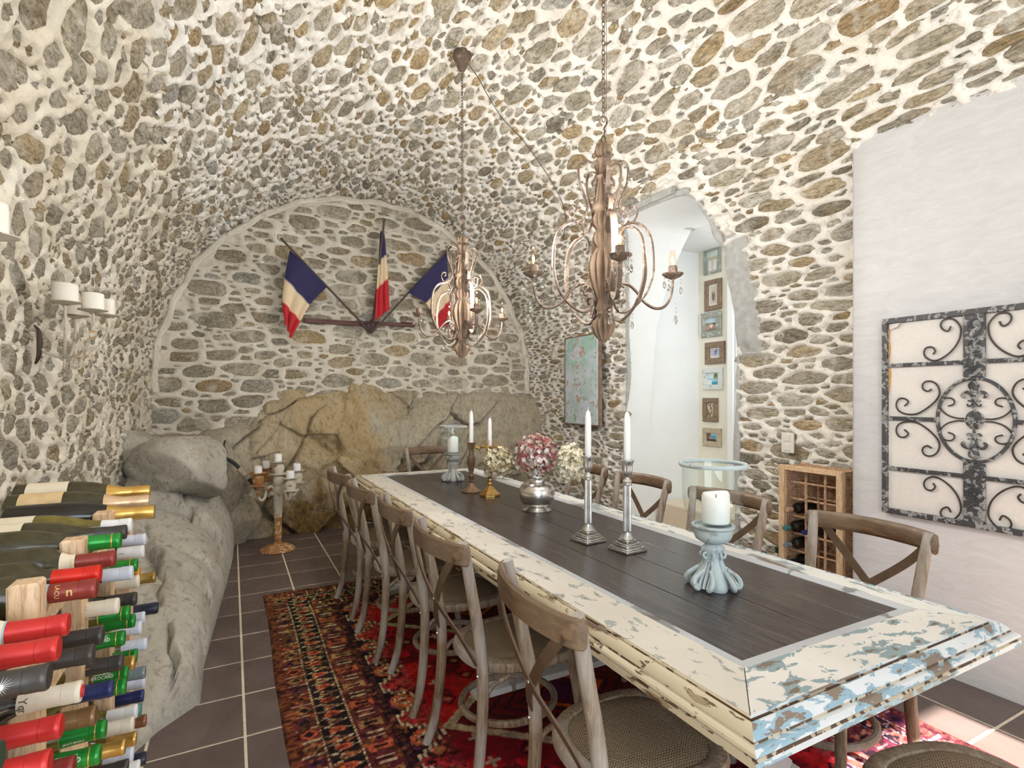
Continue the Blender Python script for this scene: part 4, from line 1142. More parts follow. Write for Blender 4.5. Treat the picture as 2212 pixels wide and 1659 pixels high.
hydrangea((1.534, 2.631, vz), (-.015, -.02, .118), (.122, .122, .120), [(186, 140, 130), (150, 86, 84), (206, 196, 196), (184, 160, 140), (140, 60, 64), (214, 206, 200), (176, 146, 130), (196, 176, 170)], 1, 'dusky pink and red hydrangea head in the middle of the vase', 330)
hydrangea((1.512, 2.645, vz), (-.165, .100, .065), (.090, .090, .092), [(190, 180, 150), (172, 156, 120), (208, 200, 178), (150, 132, 96)], 2, 'tan and yellow hydrangea head on the left of the vase', 220)
hydrangea((1.556, 2.612, vz), (.150, -.055, .065), (.085, .085, .115), [(230, 224, 200), (224, 216, 188), (238, 234, 216), (204, 194, 160)], 3, 'cream hydrangea head on the right of the vase', 240)
# ------------------------------------------------------------------ chandeliers
def spread(pts2, per=5):
    return crom([(p[0], 0, p[1]) for p in pts2], per)
def K_(L): return [(x * .000648, (1605 - y) * .000648) for x, y in L]
UPPER = K_([(48, 560), (66, 575), (72, 545), (55, 520), (44, 480), (55, 440), (95, 412), (140, 410), (165, 450), (160, 540), (125, 640), (105, 700), (125, 770), (175, 810), (215, 790), (228, 740), (205, 702), (176, 716), (188, 742)])
BOW = K_([(150, 920), (132, 905), (126, 868), (150, 825), (195, 812), (250, 828), (300, 880), (326, 960), (334, 1100), (322, 1190), (280, 1290), (210, 1370), (140, 1410), (90, 1390), (66, 1330), (76, 1262), (112, 1230), (142, 1248), (128, 1276)])
CARM = K_([(112, 1296), (128, 1290), (118, 1262), (104, 1250), (120, 1222), (170, 1226), (225, 1275), (275, 1340), (340, 1380), (400, 1375), (440, 1330), (461, 1260), (466, 1180)])
def strand(q, p, n=2, drop=.034):
    x, y, z = p
    for k in range(n):
        z -= .012
        q.add([(x, y, z + .006), (x + .006, y, z), (x, y + .006, z), (x - .006, y, z), (x, y - .006, z), (x, y, z - .006)], [(0, 1, 2), (0, 2, 3), (0, 3, 4), (0, 4, 1), (5, 2, 1), (5, 3, 2), (5, 4, 3), (5, 1, 4)])
        z -= .005
    q.lathe([(.001, -drop), (.006, -drop * .86), (.0085, -drop * .62), (.006, -drop * .32), (.002, -.003), (.001, 0)], 6, c=(x, y, z - .006))
def make_chandelier(label, loc, rz, ceil, unlit=(), watts=7.0):
    t = thing('chandelier', label, 'chandelier', loc, rz, 'rustic chandeliers over the table')
    prof = [(.004, 0, 0), (.018, .008, .1), (.036, .030, .22), (.047, .066, .34), (.044, .088, .3), (.030, .104, .1), (.031, .112, 0), (.036, .118, 0), (.030, .124, 0), (.031, .134, 0), (.036, .142, .1), (.030, .165, .1), (.028, .176, .1), (.034, .19, .12), (.044, .23, .16), (.054, .275, .32), (.058, .325, .32), (.052, .365, .3), (.038, .395, .12), (.031, .405, 0), (.034, .412, 0), (.043, .428, .2), (.045, .45, .2), (.036, .472, .12), (.032, .478, 0), (.034, .486, 0), (.045, .502, .2), (.048, .53, .2), (.038, .552, .1), (.040, .558, 0), (.047, .566, 0), (.047, .578, 0), (.042, .590, 0), (.040, .600, .16), (.034, .65, .16), (.029, .695, .14), (.031, .702, 0), (.034, .710, 0), (.028, .718, 0), (.027, .77, 0), (.032, .776, 0), (.033, .784, 0), (.026, .790, .05), (.036, .806, .2), (.039, .826, .2), (.028, .848, .12), (.006, .856, 0)]
    prof = [(max(.004, .037 + (r - .037) * 1.35) if z > .1 else r * 1.12, z, a_ * 1.55) for r, z, a_ in prof]
    q = M(); q.lathe(prof, 80, 10); q.obj('carved_stem', MT['carved'], t, True, angle=70)
    q = M(); q.tube(crom([(0, 0, .85), (.010, 0, .868), (0, 0, .888), (-.010, 0, .868), (0, 0, .85)], 5), .003, 6)
    q.tube(crom([(0, 0, .882), (.006, 0, .905), (.003, 0, .92), (.016, 0, .942), (.010, 0, .966), (-.010, 0, .966), (-.016, 0, .945), (-.006, 0, .93)], 5), .0038, 6); q.obj('hook', MT['rust'], t)
    for k in range(4):
        a = k * PI / 2; R_ = Matrix.Rotation(a, 4, 'Z')
        q = M(); up = R_ @ Vector((0, 1, 0))
        for L, r0, fl in ((UPPER, .0110, .45), (BOW, .0115, .45), (CARM, .0105, .6)):
            pts = [R_ @ p for p in spread(L, 5)]
            n = len(pts); q.tube(pts, [r0 * (1.35 if (L is BOW and .25 < i / n < .55) else 1.0) for i in range(n)], 6, up=up, flat=fl)
        q.ball(R_ @ Vector((.113, 0, .512)), .009, 6, 4)
        arm = q.obj('scroll_arm', MT['rust'], t)
        c = R_ @ Vector((.302, 0, .272))
        q = M(); q.lathe([(.004, -.006), (.012, 0), (.034, .010), (.045, .020), (.046, .023), (.030, .016), (.006, .010)], 16, 8, c=c); q.obj('drip_cup', MT['rust'], t)
        q = M(); q.lathe([(.020, .010), (.0205, .02), (.0195, .056), (.014, .0565), (.013, .05)], 14, c=c); q.obj('candle_sleeve', MT['rust'], t)
        if k not in unlit:
            q = M(); q.lathe([(.010, .054), (.0155, .066), (.0185, .082), (.0165, .100), (.010, .120), (.004, .132), (.001, .135)], 14, c=c); b = q.obj('bulb', MT['bulb'], t)
            q = M(); q.ball(c + Vector((0, 0, .082)), (.0055, .0055, .015), 8, 6); q.obj('filament', MT['filament'], b)
            l = bpy.data.lights.new('bulb_light', 'POINT'); l.energy = watts; l.color = (1, .985, .96); l.shadow_soft_size = .02
            lo = bpy.data.objects.new('bulb_light', l); COL.objects.link(lo); lo.parent = t; lo.location = c + Vector((0, 0, .15))
        for j, (p, n) in enumerate([((.345, .02, .285), 2), ((.300, .043, .285), 1), ((.262, -.012, .285), 1), ((.217, 0, .395), 3), ((.30, -.02, .14) if False else (.315, 0, .175), 3), ((.125, 0, .13), 2)]):
            q = M(); strand(q, R_ @ Vector(p), n, .034 if n != 3 else .042); q.obj('crystal_strand', MT['crystal'], t, False)
    for k in (1, 3):
        R_ = Matrix.Rotation(PI / 4 + k * PI / 2, 4, 'Z'); up = R_ @ Vector((0, 1, 0)); q = M()
        for L, r0, fl, sx in ((UPPER, .0080, .45, .80), (BOW, .0105, .45, .92)):
            pts = [R_ @ Vector((p.x * sx, p.y, p.z - (.045 if L is BOW else .03))) for p in spread(L, 5)]; n = len(pts)
            q.tube(pts, [r0 * (1.35 if (L is BOW and .25 < i / n < .55) else 1.0) for i in range(n)], 6, up=up, flat=fl)
        q.obj('scroll_bow', MT['rust'], t)
    # chain up to the canopy
    q = M(); z = .958; k = 0; top = ceil - loc[2]
    while z < top - .05:
        T_ = Matrix.Translation((0, 0, z)) @ Matrix.Rotation((k % 2) * PI / 2 + .3, 4, 'Z')
        ring = [(.0075 * math.cos(2 * PI * i / 10), 0, .0125 * math.sin(2 * PI * i / 10)) for i in range(10)]
        q.tube([T_ @ Vector(p) for p in ring], .0021, 5, closed=True)
        z += .0205; k += 1
    q.tube([(.012, .004, .86), (.014, .002, top * .6), (.004, 0, top - .03)], .0012, 5)
    q.obj('chain', MT['rust'], t)
    q = M(); q.lathe([(.006, -.115), (.020, -.108), (.034, -.085), (.050, -.050), (.064, -.022), (.068, -.012), (.060, 0.02)], 18, c=(0, 0, top)); q.obj('canopy', MT['rust'], t)
    return t
BULB_W = 9.0
CH1 = make_chandelier('smaller-looking far chandelier hanging in front of the flags', (1.42, 3.47, 1.665), math.radians(-4), 3.77, unlit=(2,), watts=16.0)
CH2 = make_chandelier('rust-brown near chandelier with carved stem and crystal drops', (1.42, 1.868, 1.635), math.radians(-25.5), 3.74)
q = M(); pts = [(1.46, 3.485, 3.745), (1.60, 3.60, 3.735), (1.718, 3.716, 3.715), (1.916, 3.877, 3.665), (2.05, 3.94, 3.62), (2.188, 3.986, 3.565), (2.433, 4.091, 3.440), (2.636, 4.183, 3.305), (2.775, 4.265, 3.190), (2.87, 4.37, 3.09), (2.925, 4.488, 3.015), (2.94, 4.53, 2.95)]
q.tube(crom(pts, 5), .0035, 6); tag(q.obj('electric_cable', MT['cable'], None), 'thin dark cable running from the far chandelier rose down the vault', 'cable')

# ------------------------------------------------------------------ flags on the end wall
t = thing('flag_bracket', 'maroon wooden bar with a metal socket holding three flags', 'bracket', (1.33, 5.86, 2.14))
def loc3(x, y, z): return (x - 1.33, y - 5.86, z - 2.14)
q = M(); q.box(loc3(.96, 5.875, 2.178), (.60, .035, .046), .004, Matrix.Rotation(0.0, 4, 'Y')); q.box(loc3(1.10, 5.868, 2.192), (.42, .05, .02), .003); q.obj('bar', MT['maroon'], t, False)
q = M(); q.box(loc3(1.55, 5.875, 2.196), (.56, .035, .036), .004); q.box(loc3(1.74, 5.868, 2.222), (.14, .04, .016), .003); q.obj('bar', MT['maroon'], t, False)
q = M(); q.lathe([(.012, -.06), (.03, -.045), (.045, 0), (.048, .035), (.04, .05)], 12); q.obj('socket', MT['iron_dark'], t)
for s, dx, dz in ((-1, -.9, .82), (0, .09, 1.1), (1, .84, .96)):
    d = unit((dx, -.22, dz)); q = M(); q.tube([Vector((0, -.02, -.05)), Vector((0, -.02, -.05)) + d * .14], .020, 10); q.obj('sleeve', MT['maroon'], t)
def flag(label, foot, tip, La, Lb, amp, seed, y0):
    t = thing('flag', label, 'flag', foot, 0, 'flags fanned out on the end wall')
    f_ = Vector(foot); q = M(); q.tube([(0, 0, 0), Vector(tip) - f_], .0105, 8); q.obj('pole', MT['pole'], t)
    na, nb = 22, 34
    a = np.linspace(0, 1, na); b = np.linspace(0, 1, nb)
    def curve(L):
        pts = crom([(p[0], 0, p[1]) for p in L], 11); pts = np.array([[p.x, p.z] for p in pts]); s = np.linspace(0, 1, len(pts))
        return np.interp(b, s, pts[:, 0]), np.interp(b, s, pts[:, 1])
    x0, z0 = curve(La); x1, z1 = curve(Lb)
    A, B = np.meshgrid(a, b, indexing='ij')
    X = x0[None] * (1 - A) + x1[None] * A; Z = z0[None] * (1 - A) + z1[None] * A
    # cloth leaves the pole (which leans out) and falls back towards the wall
    hoist = np.interp(X[:, :1], sorted([foot[0], tip[0]]), [foot[1], tip[1]] if foot[0] < tip[0] else [tip[1], foot[1]])
    fold = amp * (.15 + B) * np.sin(A * 15 + seed + B * 1.4) + amp * .5 * np.sin(A * 7 + seed * 2 + B * 4)
    X = X + .35 * amp * (.2 + B) * np.cos(A * 15 + seed + B * 1.4)
    Y = y0 - .02 * A + fold - .025
    P = np.stack([X - foot[0], Y - foot[1], Z - foot[2]], -1)
    me, _u = grid_mesh('cloth', P, None)
    def C(r, g_, b_): return np.array([lin(r / 255), lin(g_ / 255), lin(b_ / 255)])
    col = np.where(B[..., None] < .335, C(44, 42, 84), np.where(B[..., None] < .665, C(226, 206, 172), C(188, 40, 48)))
    col = col * (1 + .12 * fbm(A * 5, B * 6, None, 3, seed)[..., None])
    set_col(me, col.reshape(-1, 3))
    o = link('cloth', me, MT['cloth'], t, True)
    sm = o.modifiers.new('thick', 'SOLIDIFY'); sm.thickness = .002
    return t
hub = (1.33, 5.82, 2.09)
flag('blue white and red flag drooping on the left-leaning pole', (1.322, 5.82, 2.092), (.422, 5.66, 2.936), [(.51, 2.845), (.464, 2.57), (.443, 2.324), (.476, 2.109)], [(.862, 2.51), (.699, 2.317), (.604, 2.135), (.514, 1.965)], .020, 1, 5.73)
flag('narrow furled blue white and red flag on the upright middle pole', (1.334, 5.80, 2.092), (1.418, 5.60, 3.256), [(1.396, 3.156), (1.380, 2.84), (1.353, 2.514), (1.333, 2.191)], [(1.430, 3.12), (1.450, 2.907), (1.467, 2.633), (1.48, 2.319)], .016, 3, 5.70)
flag('blue white and red flag on the right-leaning pole behind the far chandelier', (1.346, 5.82, 2.092), (2.20, 5.66, 3.10), [(2.141, 3.03), (2.161, 2.744), (2.178, 2.464), (2.2, 2.226)], [(1.705, 2.52), (1.891, 2.431), (2.008, 2.276), (2.063, 2.155)], .020, 5, 5.73)

# ------------------------------------------------------------------ floor candelabra
t = thing('floor_candelabra', 'whitewashed rusty iron candelabra standing on the tiles by the bedrock', 'candelabra', (.374, 5.30, .006), math.radians(8))
lathe_obj('base', [(.150, 0, .05), (.158, .006, .06), (.150, .016, .06), (.110, .040, .04), (.060, .058, 0), (.040, .064, 0), (.034, .07, 0)], MT['iron_rusty'], t, 40, 8)
lathe_obj('lower_stem', [(.032, .066), (.030, .10), (.034, .106), (.030, .112), (.034, .30)], MT['iron_rusty'], t, 12)
lathe_obj('upper_stem', [(.034, .30), (.042, .50), (.044, .508), (.036, .512), (.042, .53), (.048, .55), (.042, .575), (.028, .585)], MT['iron_white'], t, 12)
def cup(q, c, s=1.0):
    q.lathe([(.010 * s, 0), (.050 * s, .010), (.078 * s, .018), (.078 * s, .024), (.040 * s, .026), (.048 * s, .045), (.054 * s, .075), (.048 * s, .100), (.036 * s, .112), (.050 * s, .118), (.075 * s, .128), (.075 * s, .133), (.03 * s, .131)], 20, c=c)
lathe_obj('centre_cup', [(.028, .585), (.036, .60), (.046, .64), (.040, .665), (.030, .672), (.076, .688), (.076, .694), (.040, .696), (.050, .715), (.055, .745), (.046, .775), (.036, .782), (.072, .800), (.074, .806), (.03, .804)], MT['iron_white'], t, 20)
cand = [(0, 0, .806)]
for k in range(4):
    a = math.radians(20 + 90 * k); R_ = Matrix.Rotation(a, 4, 'Z'); ml = MT['iron_white'] if k in (2, 3, 0) else MT['iron_rusty']
    dz = (0.0, .03, .02, -.03)[k]
    q = M(); pts = crom([(.044, 0, .53), (.056, 0, .512), (.064, 0, .535), (.052, 0, .560), (.075, 0, .585), (.105, 0, .560), (.125, 0, .50), (.150, 0, .475), (.178, 0, .49), (.190, 0, .535), (.190, 0, .572 + dz)], 5)
    q.tube([R_ @ p for p in pts], .0125, 8); q.obj('arm', MT['iron_white'], t)
    c = R_ @ Vector((.190, 0, .570 + dz)); q = M(); cup(q, c, .95); q.obj('cup', MT['iron_rusty'] if k in (1, 2) else MT['iron_white'], t)
    cand.append((c.x, c.y, c.z + .131))
wm = Matrix.Translation((.374, 5.30, .006)) @ Matrix.Rotation(math.radians(8), 4, 'Z')
names = ['short white candle on the centre cup of the iron candelabra', 'short white candle on the right front arm of the candelabra', 'short white candle on the right rear arm of the candelabra', 'short white candle on the left rear arm of the candelabra', 'short white candle on the left front arm of the candelabra']
names2 = {0: names[0]}
for i, c in enumerate(cand):
    p = wm @ Vector(c)
    pillar(p, .034, .062 if i else .066, ('short white candle on the centre cup of the iron candelabra', 'short white candle on the foremost right cup of the candelabra', 'short white candle on the rusty rear right cup of the candelabra', 'short white candle on the rusty leftmost cup of the candelabra', 'short white candle on the foremost left cup of the candelabra')[i], 20 + i, .01, 'stub_candle')

# ------------------------------------------------------------------ wall sconces on the left
def sconce(loc, cups, label, plate=True):
    t = thing('wall_sconce', label, 'sconce', loc)
    if plate:
        q = M(); pts = crom([(-.02, .01, .09), (.0, 0, .06), (.004, -.004, 0), (.0, 0, -.06), (-.015, .01, -.10)], 5)
        q.tube(pts, [.006 + .016 * math.sin(PI * i / len(pts)) for i in range(len(pts))], 8, flat=.5, up=(0, 1, 0)); q.obj('leaf_plate', MT['pole'], t)
    hubp = Vector((.10, -.02, -.07))
    q = M(); q.tube(crom([(0, 0, -.02), (.04, -.005, -.05), hubp], 5), .008, 7); q.ball(hubp, .016, 8, 5); q.obj('stem', MT['iron_white'], t)
    for i, c in enumerate(cups):
        c = Vector(c); q = M()
        mid = hubp.lerp(c, .55); mid.z = hubp.z + .02
        q.tube(crom([hubp, mid, (c.x, c.y, c.z - .10), (c.x, c.y, c.z)], 6), .006, 7)
        d = unit(Vector((c.x - hubp.x, c.y - hubp.y, 0)))
        cc = hubp + d * .07 + Vector((0, 0, -.035))
        q.tube([cc + d * (.032 - .0016 * k) * math.cos(k * .5) + Vector((0, 0, 1)) * (.032 - .0016 * k) * math.sin(k * .5) for k in range(16)], .004, 6)
        for s_ in (-1, 1):      # pressed leaf on the arm
            lp = Vector((c.x, c.y, c.z - .09)); sd = d.cross(Vector((0, 0, 1))) * s_
            q.add([lp + Vector((0, 0, -.06)), lp + sd * .022 + Vector((0, 0, -.02)), lp + d * .01 + Vector((0, 0, .03)), lp + d * .012 + Vector((0, 0, -.02))], [(0, 1, 3), (1, 2, 3)])
        q.obj('branch', MT['iron_white'], t)
        q = M(); q.lathe([(.006, -.012), (.030, -.004), (.062, .004), (.063, .007), (.03, .004), (.004, .003)], 20, c=c); q.obj('candle_plate', MT['iron_white'], t)
    return t
SL = (-.84, 3.42, 1.66)
cps = [(-.69, 3.20, 1.836), (-.605, 3.30, 1.819), (-.595, 3.56, 1.829), (-.735, 3.60, 1.822)]
sconce(SL, [Vector(c) - Vector(SL) for c in cps], 'wrought iron wall sconce with curling leaves and four candle plates')
lab = ['fat ivory candle on the leftmost plate of the wall sconce', 'fat ivory candle on the front plate of the wall sconce', 'fat ivory candle on the rightmost plate of the wall sconce', 'fat ivory candle on the low rear plate of the wall sconce']
for i, c in enumerate(cps): pillar((c[0], c[1], c[2] + .005), (.050, .046, .040, .044)[i], (.085, .082, .085, .066)[i], lab[i], 40 + i, .01, mat='ivory')
SL2 = (-.84, 2.15, 1.72)
c2 = (-.648, 2.20, 1.888)
sconce(SL2, [Vector(c2) - Vector(SL2), Vector((.18, -.15, .17))], 'second wall sconce, cut off by the left edge of the photo')
pillar((c2[0], c2[1], c2[2] + .005), .036, .10, 'tall ivory candle at the left edge of the photo', 47, .01, mat='ivory')

# ------------------------------------------------------------------ pipe in the rocks
t = thing('drain_hose', 'black hose with a beige coupling poking out of the rocks', 'hose', (-.112, 5.50, .88))
def L_(p): return Vector(p) - Vector((-.112, 5.50, .88))
q = M(); q.tube(crom([L_(p) for p in [(-.24, 5.50, .92), (-.112, 5.46, .88), (.019, 5.44, .80), (.10, 5.42, .70), (.16, 5.46, .62), (.20, 5.6, .54)]], 6), .017, 8); q.obj('hose', MT['hose'], t)
q = M(); q.tube([L_((.06, 5.425, .75)), L_((.085, 5.42, .72))], .030, 12); q.tube([L_((.085, 5.42, .72)), L_((.115, 5.42, .685))], .026, 12); q.tube([L_((.115, 5.42, .685)), L_((.13, 5.43, .66))], .032, 12); q.obj('coupling', MT['fitting'], t)
q = M(); q.tube(crom([L_(p) for p in [(-.05, 5.50, 1.00), (-.06, 5.47, .95), (-.04, 5.46, .90), (-.07, 5.45, .86)]], 6), .008, 6); q.obj('thin_tube', MT['hose'], t)
# ------------------------------------------------------------------ wine rack and bottles (left foreground)
def capmat(name, c, rough=.38, metal=.25): return plain(name, c, rough, metal, .06, 60)
CAP = {'red': capmat('capsule_red', S(196, 44, 42)), 'scarlet': capmat('capsule_scarlet', S(206, 34, 16)), 'maroon': capmat('capsule_maroon', S(134, 50, 42)), 'green': capmat('capsule_green', S(34, 138, 52), .3, .35),
       'white': capmat('capsule_white', S(222, 222, 222), .5, 0), 'pale': capmat('capsule_pale_blue', S(206, 212, 226), .5, 0), 'cream': capmat('capsule_cream', S(218, 208, 190), .5, 0), 'black': capmat('capsule_black', S(64, 60, 58)),
       'navy': capmat('capsule_navy', S(44, 52, 104)), 'dknavy': capmat('capsule_dark_navy', S(40, 44, 62)), 'gold': capmat('capsule_gold', S(206, 164, 88), .3, .7), 'olive': capmat('capsule_olive_gold', S(160, 134, 70), .35, .6),
       'brown': capmat('capsule_bronze', S(128, 100, 68), .35, .5), 'copper': capmat('capsule_copper', S(140, 92, 68), .35, .5), 'grey': capmat('capsule_smoky_glass', S(118, 132, 136), .12, .1), 'pink': capmat('capsule_rose_gold', S(216, 184, 148), .35, .5),
       'orange': capmat('capsule_orange', S(220, 150, 50)), 'teal': capmat('capsule_teal', S(70, 132, 128)), 'bottle': capmat('capsule_bottle_green', S(54, 78, 60))}
GLS = {'green': plain('bottle_glass_dusty_green', S(58, 52, 30), .22, 0, .35, 40), 'dark': plain('bottle_glass_dark', S(30, 26, 22), .15, 0, .4, 45), 'olive': plain('bottle_glass_olive', S(104, 92, 34), .18, 0, .3, 40)}
LBL = {'cream': plain('paper_label_cream', S(218, 206, 182), .8, 0, .04), 'blue': plain('paper_label_blue_edge', S(160, 186, 198), .7), 'tan': plain('paper_label_tan', S(206, 178, 134), .8), 'yellow': plain('paper_band_yellow', S(206, 178, 72), .7), 'ink': plain('printed_ink', S(96, 84, 76), .8), 'whiteink': plain('printed_white', S(238, 236, 230), .7), 'amber': plain('printed_amber', S(222, 150, 50), .7), 'goldink': plain('printed_gold', S(214, 182, 116), .6)}
BORD = [(.030, 0), (.0365, .004), (.0375, .012), (.0375, .178), (.0362, .190), (.030, .203), (.0215, .212), (.0165, .222), (.0148, .235), (.0145, .292), (.0125, .296)]
BURG = [(.032, 0), (.0385, .004), (.039, .012), (.039, .130), (.0375, .150), (.033, .172), (.026, .196), (.0195, .218), (.0162, .236), (.0150, .250), (.0145, .292), (.0125, .296)]
CHAM = [(.034, 0), (.0415, .005), (.0420, .014), (.0420, .125), (.0400, .150), (.035, .178), (.027, .206), (.0200, .228), (.0170, .244), (.0160, .262), (.0165, .300), (.0130, .306)]
def text_mesh(txt, size):
    cu = bpy.data.curves.new('txt', 'FONT'); cu.body = txt; cu.size = size; cu.align_x = 'CENTER'; cu.align_y = 'CENTER'; cu.offset = size * .012; cu.resolution_u = 2
    o = bpy.data.objects.new('txt', cu); COL.objects.link(o)
    dg = bpy.context.evaluated_depsgraph_get(); dg.update()
    me = bpy.data.meshes.new_from_object(o.evaluated_get(dg)); bpy.data.objects.remove(o); bpy.data.curves.remove(cu)
    bm = bmesh.new(); bm.from_mesh(me)
    bmesh.ops.triangulate(bm, faces=bm.faces[:])
    for _ in range(2):
        long = [e for e in bm.edges if e.calc_length() > .0028]
        if long: bmesh.ops.subdivide_edges(bm, edges=long, cuts=1)
    bmesh.ops.triangulate(bm, faces=bm.faces[:])
    bm.to_mesh(me); bm.free(); return me
def wrap_text(txt, size, zc, r, mat, parent, phi0=30, sx=1.0, rot=False, prof=None):
    me = text_mesh(txt, size)
    for v in me.vertices:
        tx, ty = v.co.x * sx, v.co.y
        if rot: tx, ty = ty, -tx
        ph = math.radians(phi0) + ty / r
        r2 = r if prof is None else max(float(np.interp(zc + tx, [p[1] for p in prof], [p[0] for p in prof])) + .0015, .0160)
        v.co = (-(r2 + .0004) * math.sin(ph), -(r2 + .0004) * math.cos(ph), zc + tx)
    return link('lettering', me, mat, parent)
def make_bottle(loc, shape, glass, cap, label, nlab=None, caplen=.082, lab=None, texts=(), ring=True, star=False):
    """loc: where the neck ends"""
    prof = {'bord': BORD, 'burg': BURG, 'cham': CHAM}[shape]; L = prof[-1][1]
    t = thing('wine_bottle', label, 'bottle', (loc[0] - L - .003, loc[1], loc[2]), 0, 'wine bottles in the pine rack')
    t.rotation_euler = (0, PI / 2, 0)
    n = 20
    q = M(); q.lathe(prof, n); q.obj('glass', GLS[glass], t, True, angle=50)
    caplen *= (1.0 if shape == 'cham' else .80)
    z0 = L - caplen; q = M()
    if shape == 'cham':
        q.lathe([(.0178 if z > L - .05 else np.interp(z, [p[1] for p in prof], [p[0] for p in prof]) + .0008, z) for z in np.linspace(L - .10, L - .045, 6)] + [(.0172, L - .040), (.0182, L - .036), (.0178, L - .018), (.0184, L - .006), (.0170, L + .002), (.002, L + .003)], n)
    else:
        rr = lambda z: float(np.interp(z, [p[1] for p in prof], [p[0] for p in prof])) + .0008
        q.lathe([(rr(z0), z0), (rr(z0 + caplen * .4), z0 + caplen * .4), (.0154, L - .026), (.0154, L - .0225), (.0150, L - .0222), (.0150, L - .0214), (.0160, L - .021), (.0161, L - .006), (.0165, L - .005), (.0164, L - .0005), (.0150, L + .002), (.001, L + .0022)], n)
    c = q.obj('capsule', CAP[cap], t, True, angle=35)
    if cap == 'green':
        q = M(); q.lathe([(.0166, z0 - .001), (.0172, z0 - .001), (.0168, z0 + .001)], n, cap=False); q.obj('rim_band', LBL['yellow'], c)
        q = M(); q.lathe([(.0163, L - .014), (.0166, L - .013), (.0163, L - .012)], n, cap=False); q.obj('gilt_band', CAP['gold'], c)
    if nlab:
        a, b = z0 - .024, z0 - .0015; q = M(); q.lathe([(float(np.interp(z, [p[1] for p in prof], [p[0] for p in prof])) + .0006, z) for z in (a, (a + b) / 2, b)], n, cap=False)
        o = q.obj('neck_label', LBL['cream'], t)
        if nlab == 'blue':
            for z in (a, b):
                q = M(); q.lathe([(float(np.interp(z, [p[1] for p in prof], [p[0] for p in prof])) + .0010, z - .0015), (float(np.interp(z, [p[1] for p in prof], [p[0] for p in prof])) + .0010, z + .0015)], n, cap=False); q.obj('blue_edge', LBL['blue'], o)
        if nlab == 'yellow':
            q = M(); q.lathe([(.0172, a - .002), (.0168, a + .002)], n, cap=False); q.obj('yellow_edge', LBL['yellow'], o)
    if lab:
        rb = prof[3][0] + .0005; q = M(); v = []; f = []
        for i in range(13):
            a = -1.35 + 2.7 * i / 12
            for z in (.030, .120): v.append((-rb * math.sin(a + .45), -rb * math.cos(a + .45), z))
        for i in range(12): f.append((2 * i, 2 * i + 1, 2 * i + 3, 2 * i + 2))
        q.add(v, f); q.obj('paper_label', LBL[lab], t)
    for (tx, size, z, r, mt, phi, sx, rot) in texts: wrap_text(tx, size, L - z, r, LBL[mt], c, phi, sx, rot, prof)
    if star:
        g = random.Random(5); v = []; f = []
        for k in range(18):
            a = 2 * PI * k / 18; r = g.uniform(.009, .0145)
            for (aa, rr_) in ((a - .09, .0035), (a, r), (a + .09, .0035)): v.append((rr_ * math.cos(aa), rr_ * math.sin(aa)))
            f.append((3 * k, 3 * k + 1, 3 * k + 2))
        R = .0168; vv = []
        for (tx, ty) in v:
            ph = math.radians(12) + ty / R; vv.append((-R * math.sin(ph), -R * math.cos(ph), L - .041 + tx))
        cb = len(vv); vv.append((-R * math.sin(math.radians(12)), -R * math.cos(math.radians(12)), L - .041)); f += [(3 * k, 3 * k + 2, cb) for k in range(18)] + [(3 * k + 2, (3 * k + 3) % 54, cb) for k in range(18)]
        me = bpy.data.meshes.new('star'); me.from_pydata(vv, [], f); link('star_print', me, LBL['whiteink'], c)
    return t
JM = (('JEAN-MARC', .0062, .043, .0160, 'whiteink', 50, .95, False), ('BROCARD', .0098, .043, .0160, 'whiteink', 24, .88, False))
LAC = (('LACU', .0095, .050, .0166, 'goldink', 24, 1.0, True), ('n', .020, .033, .0160, 'goldink', 12, 1.0, False))
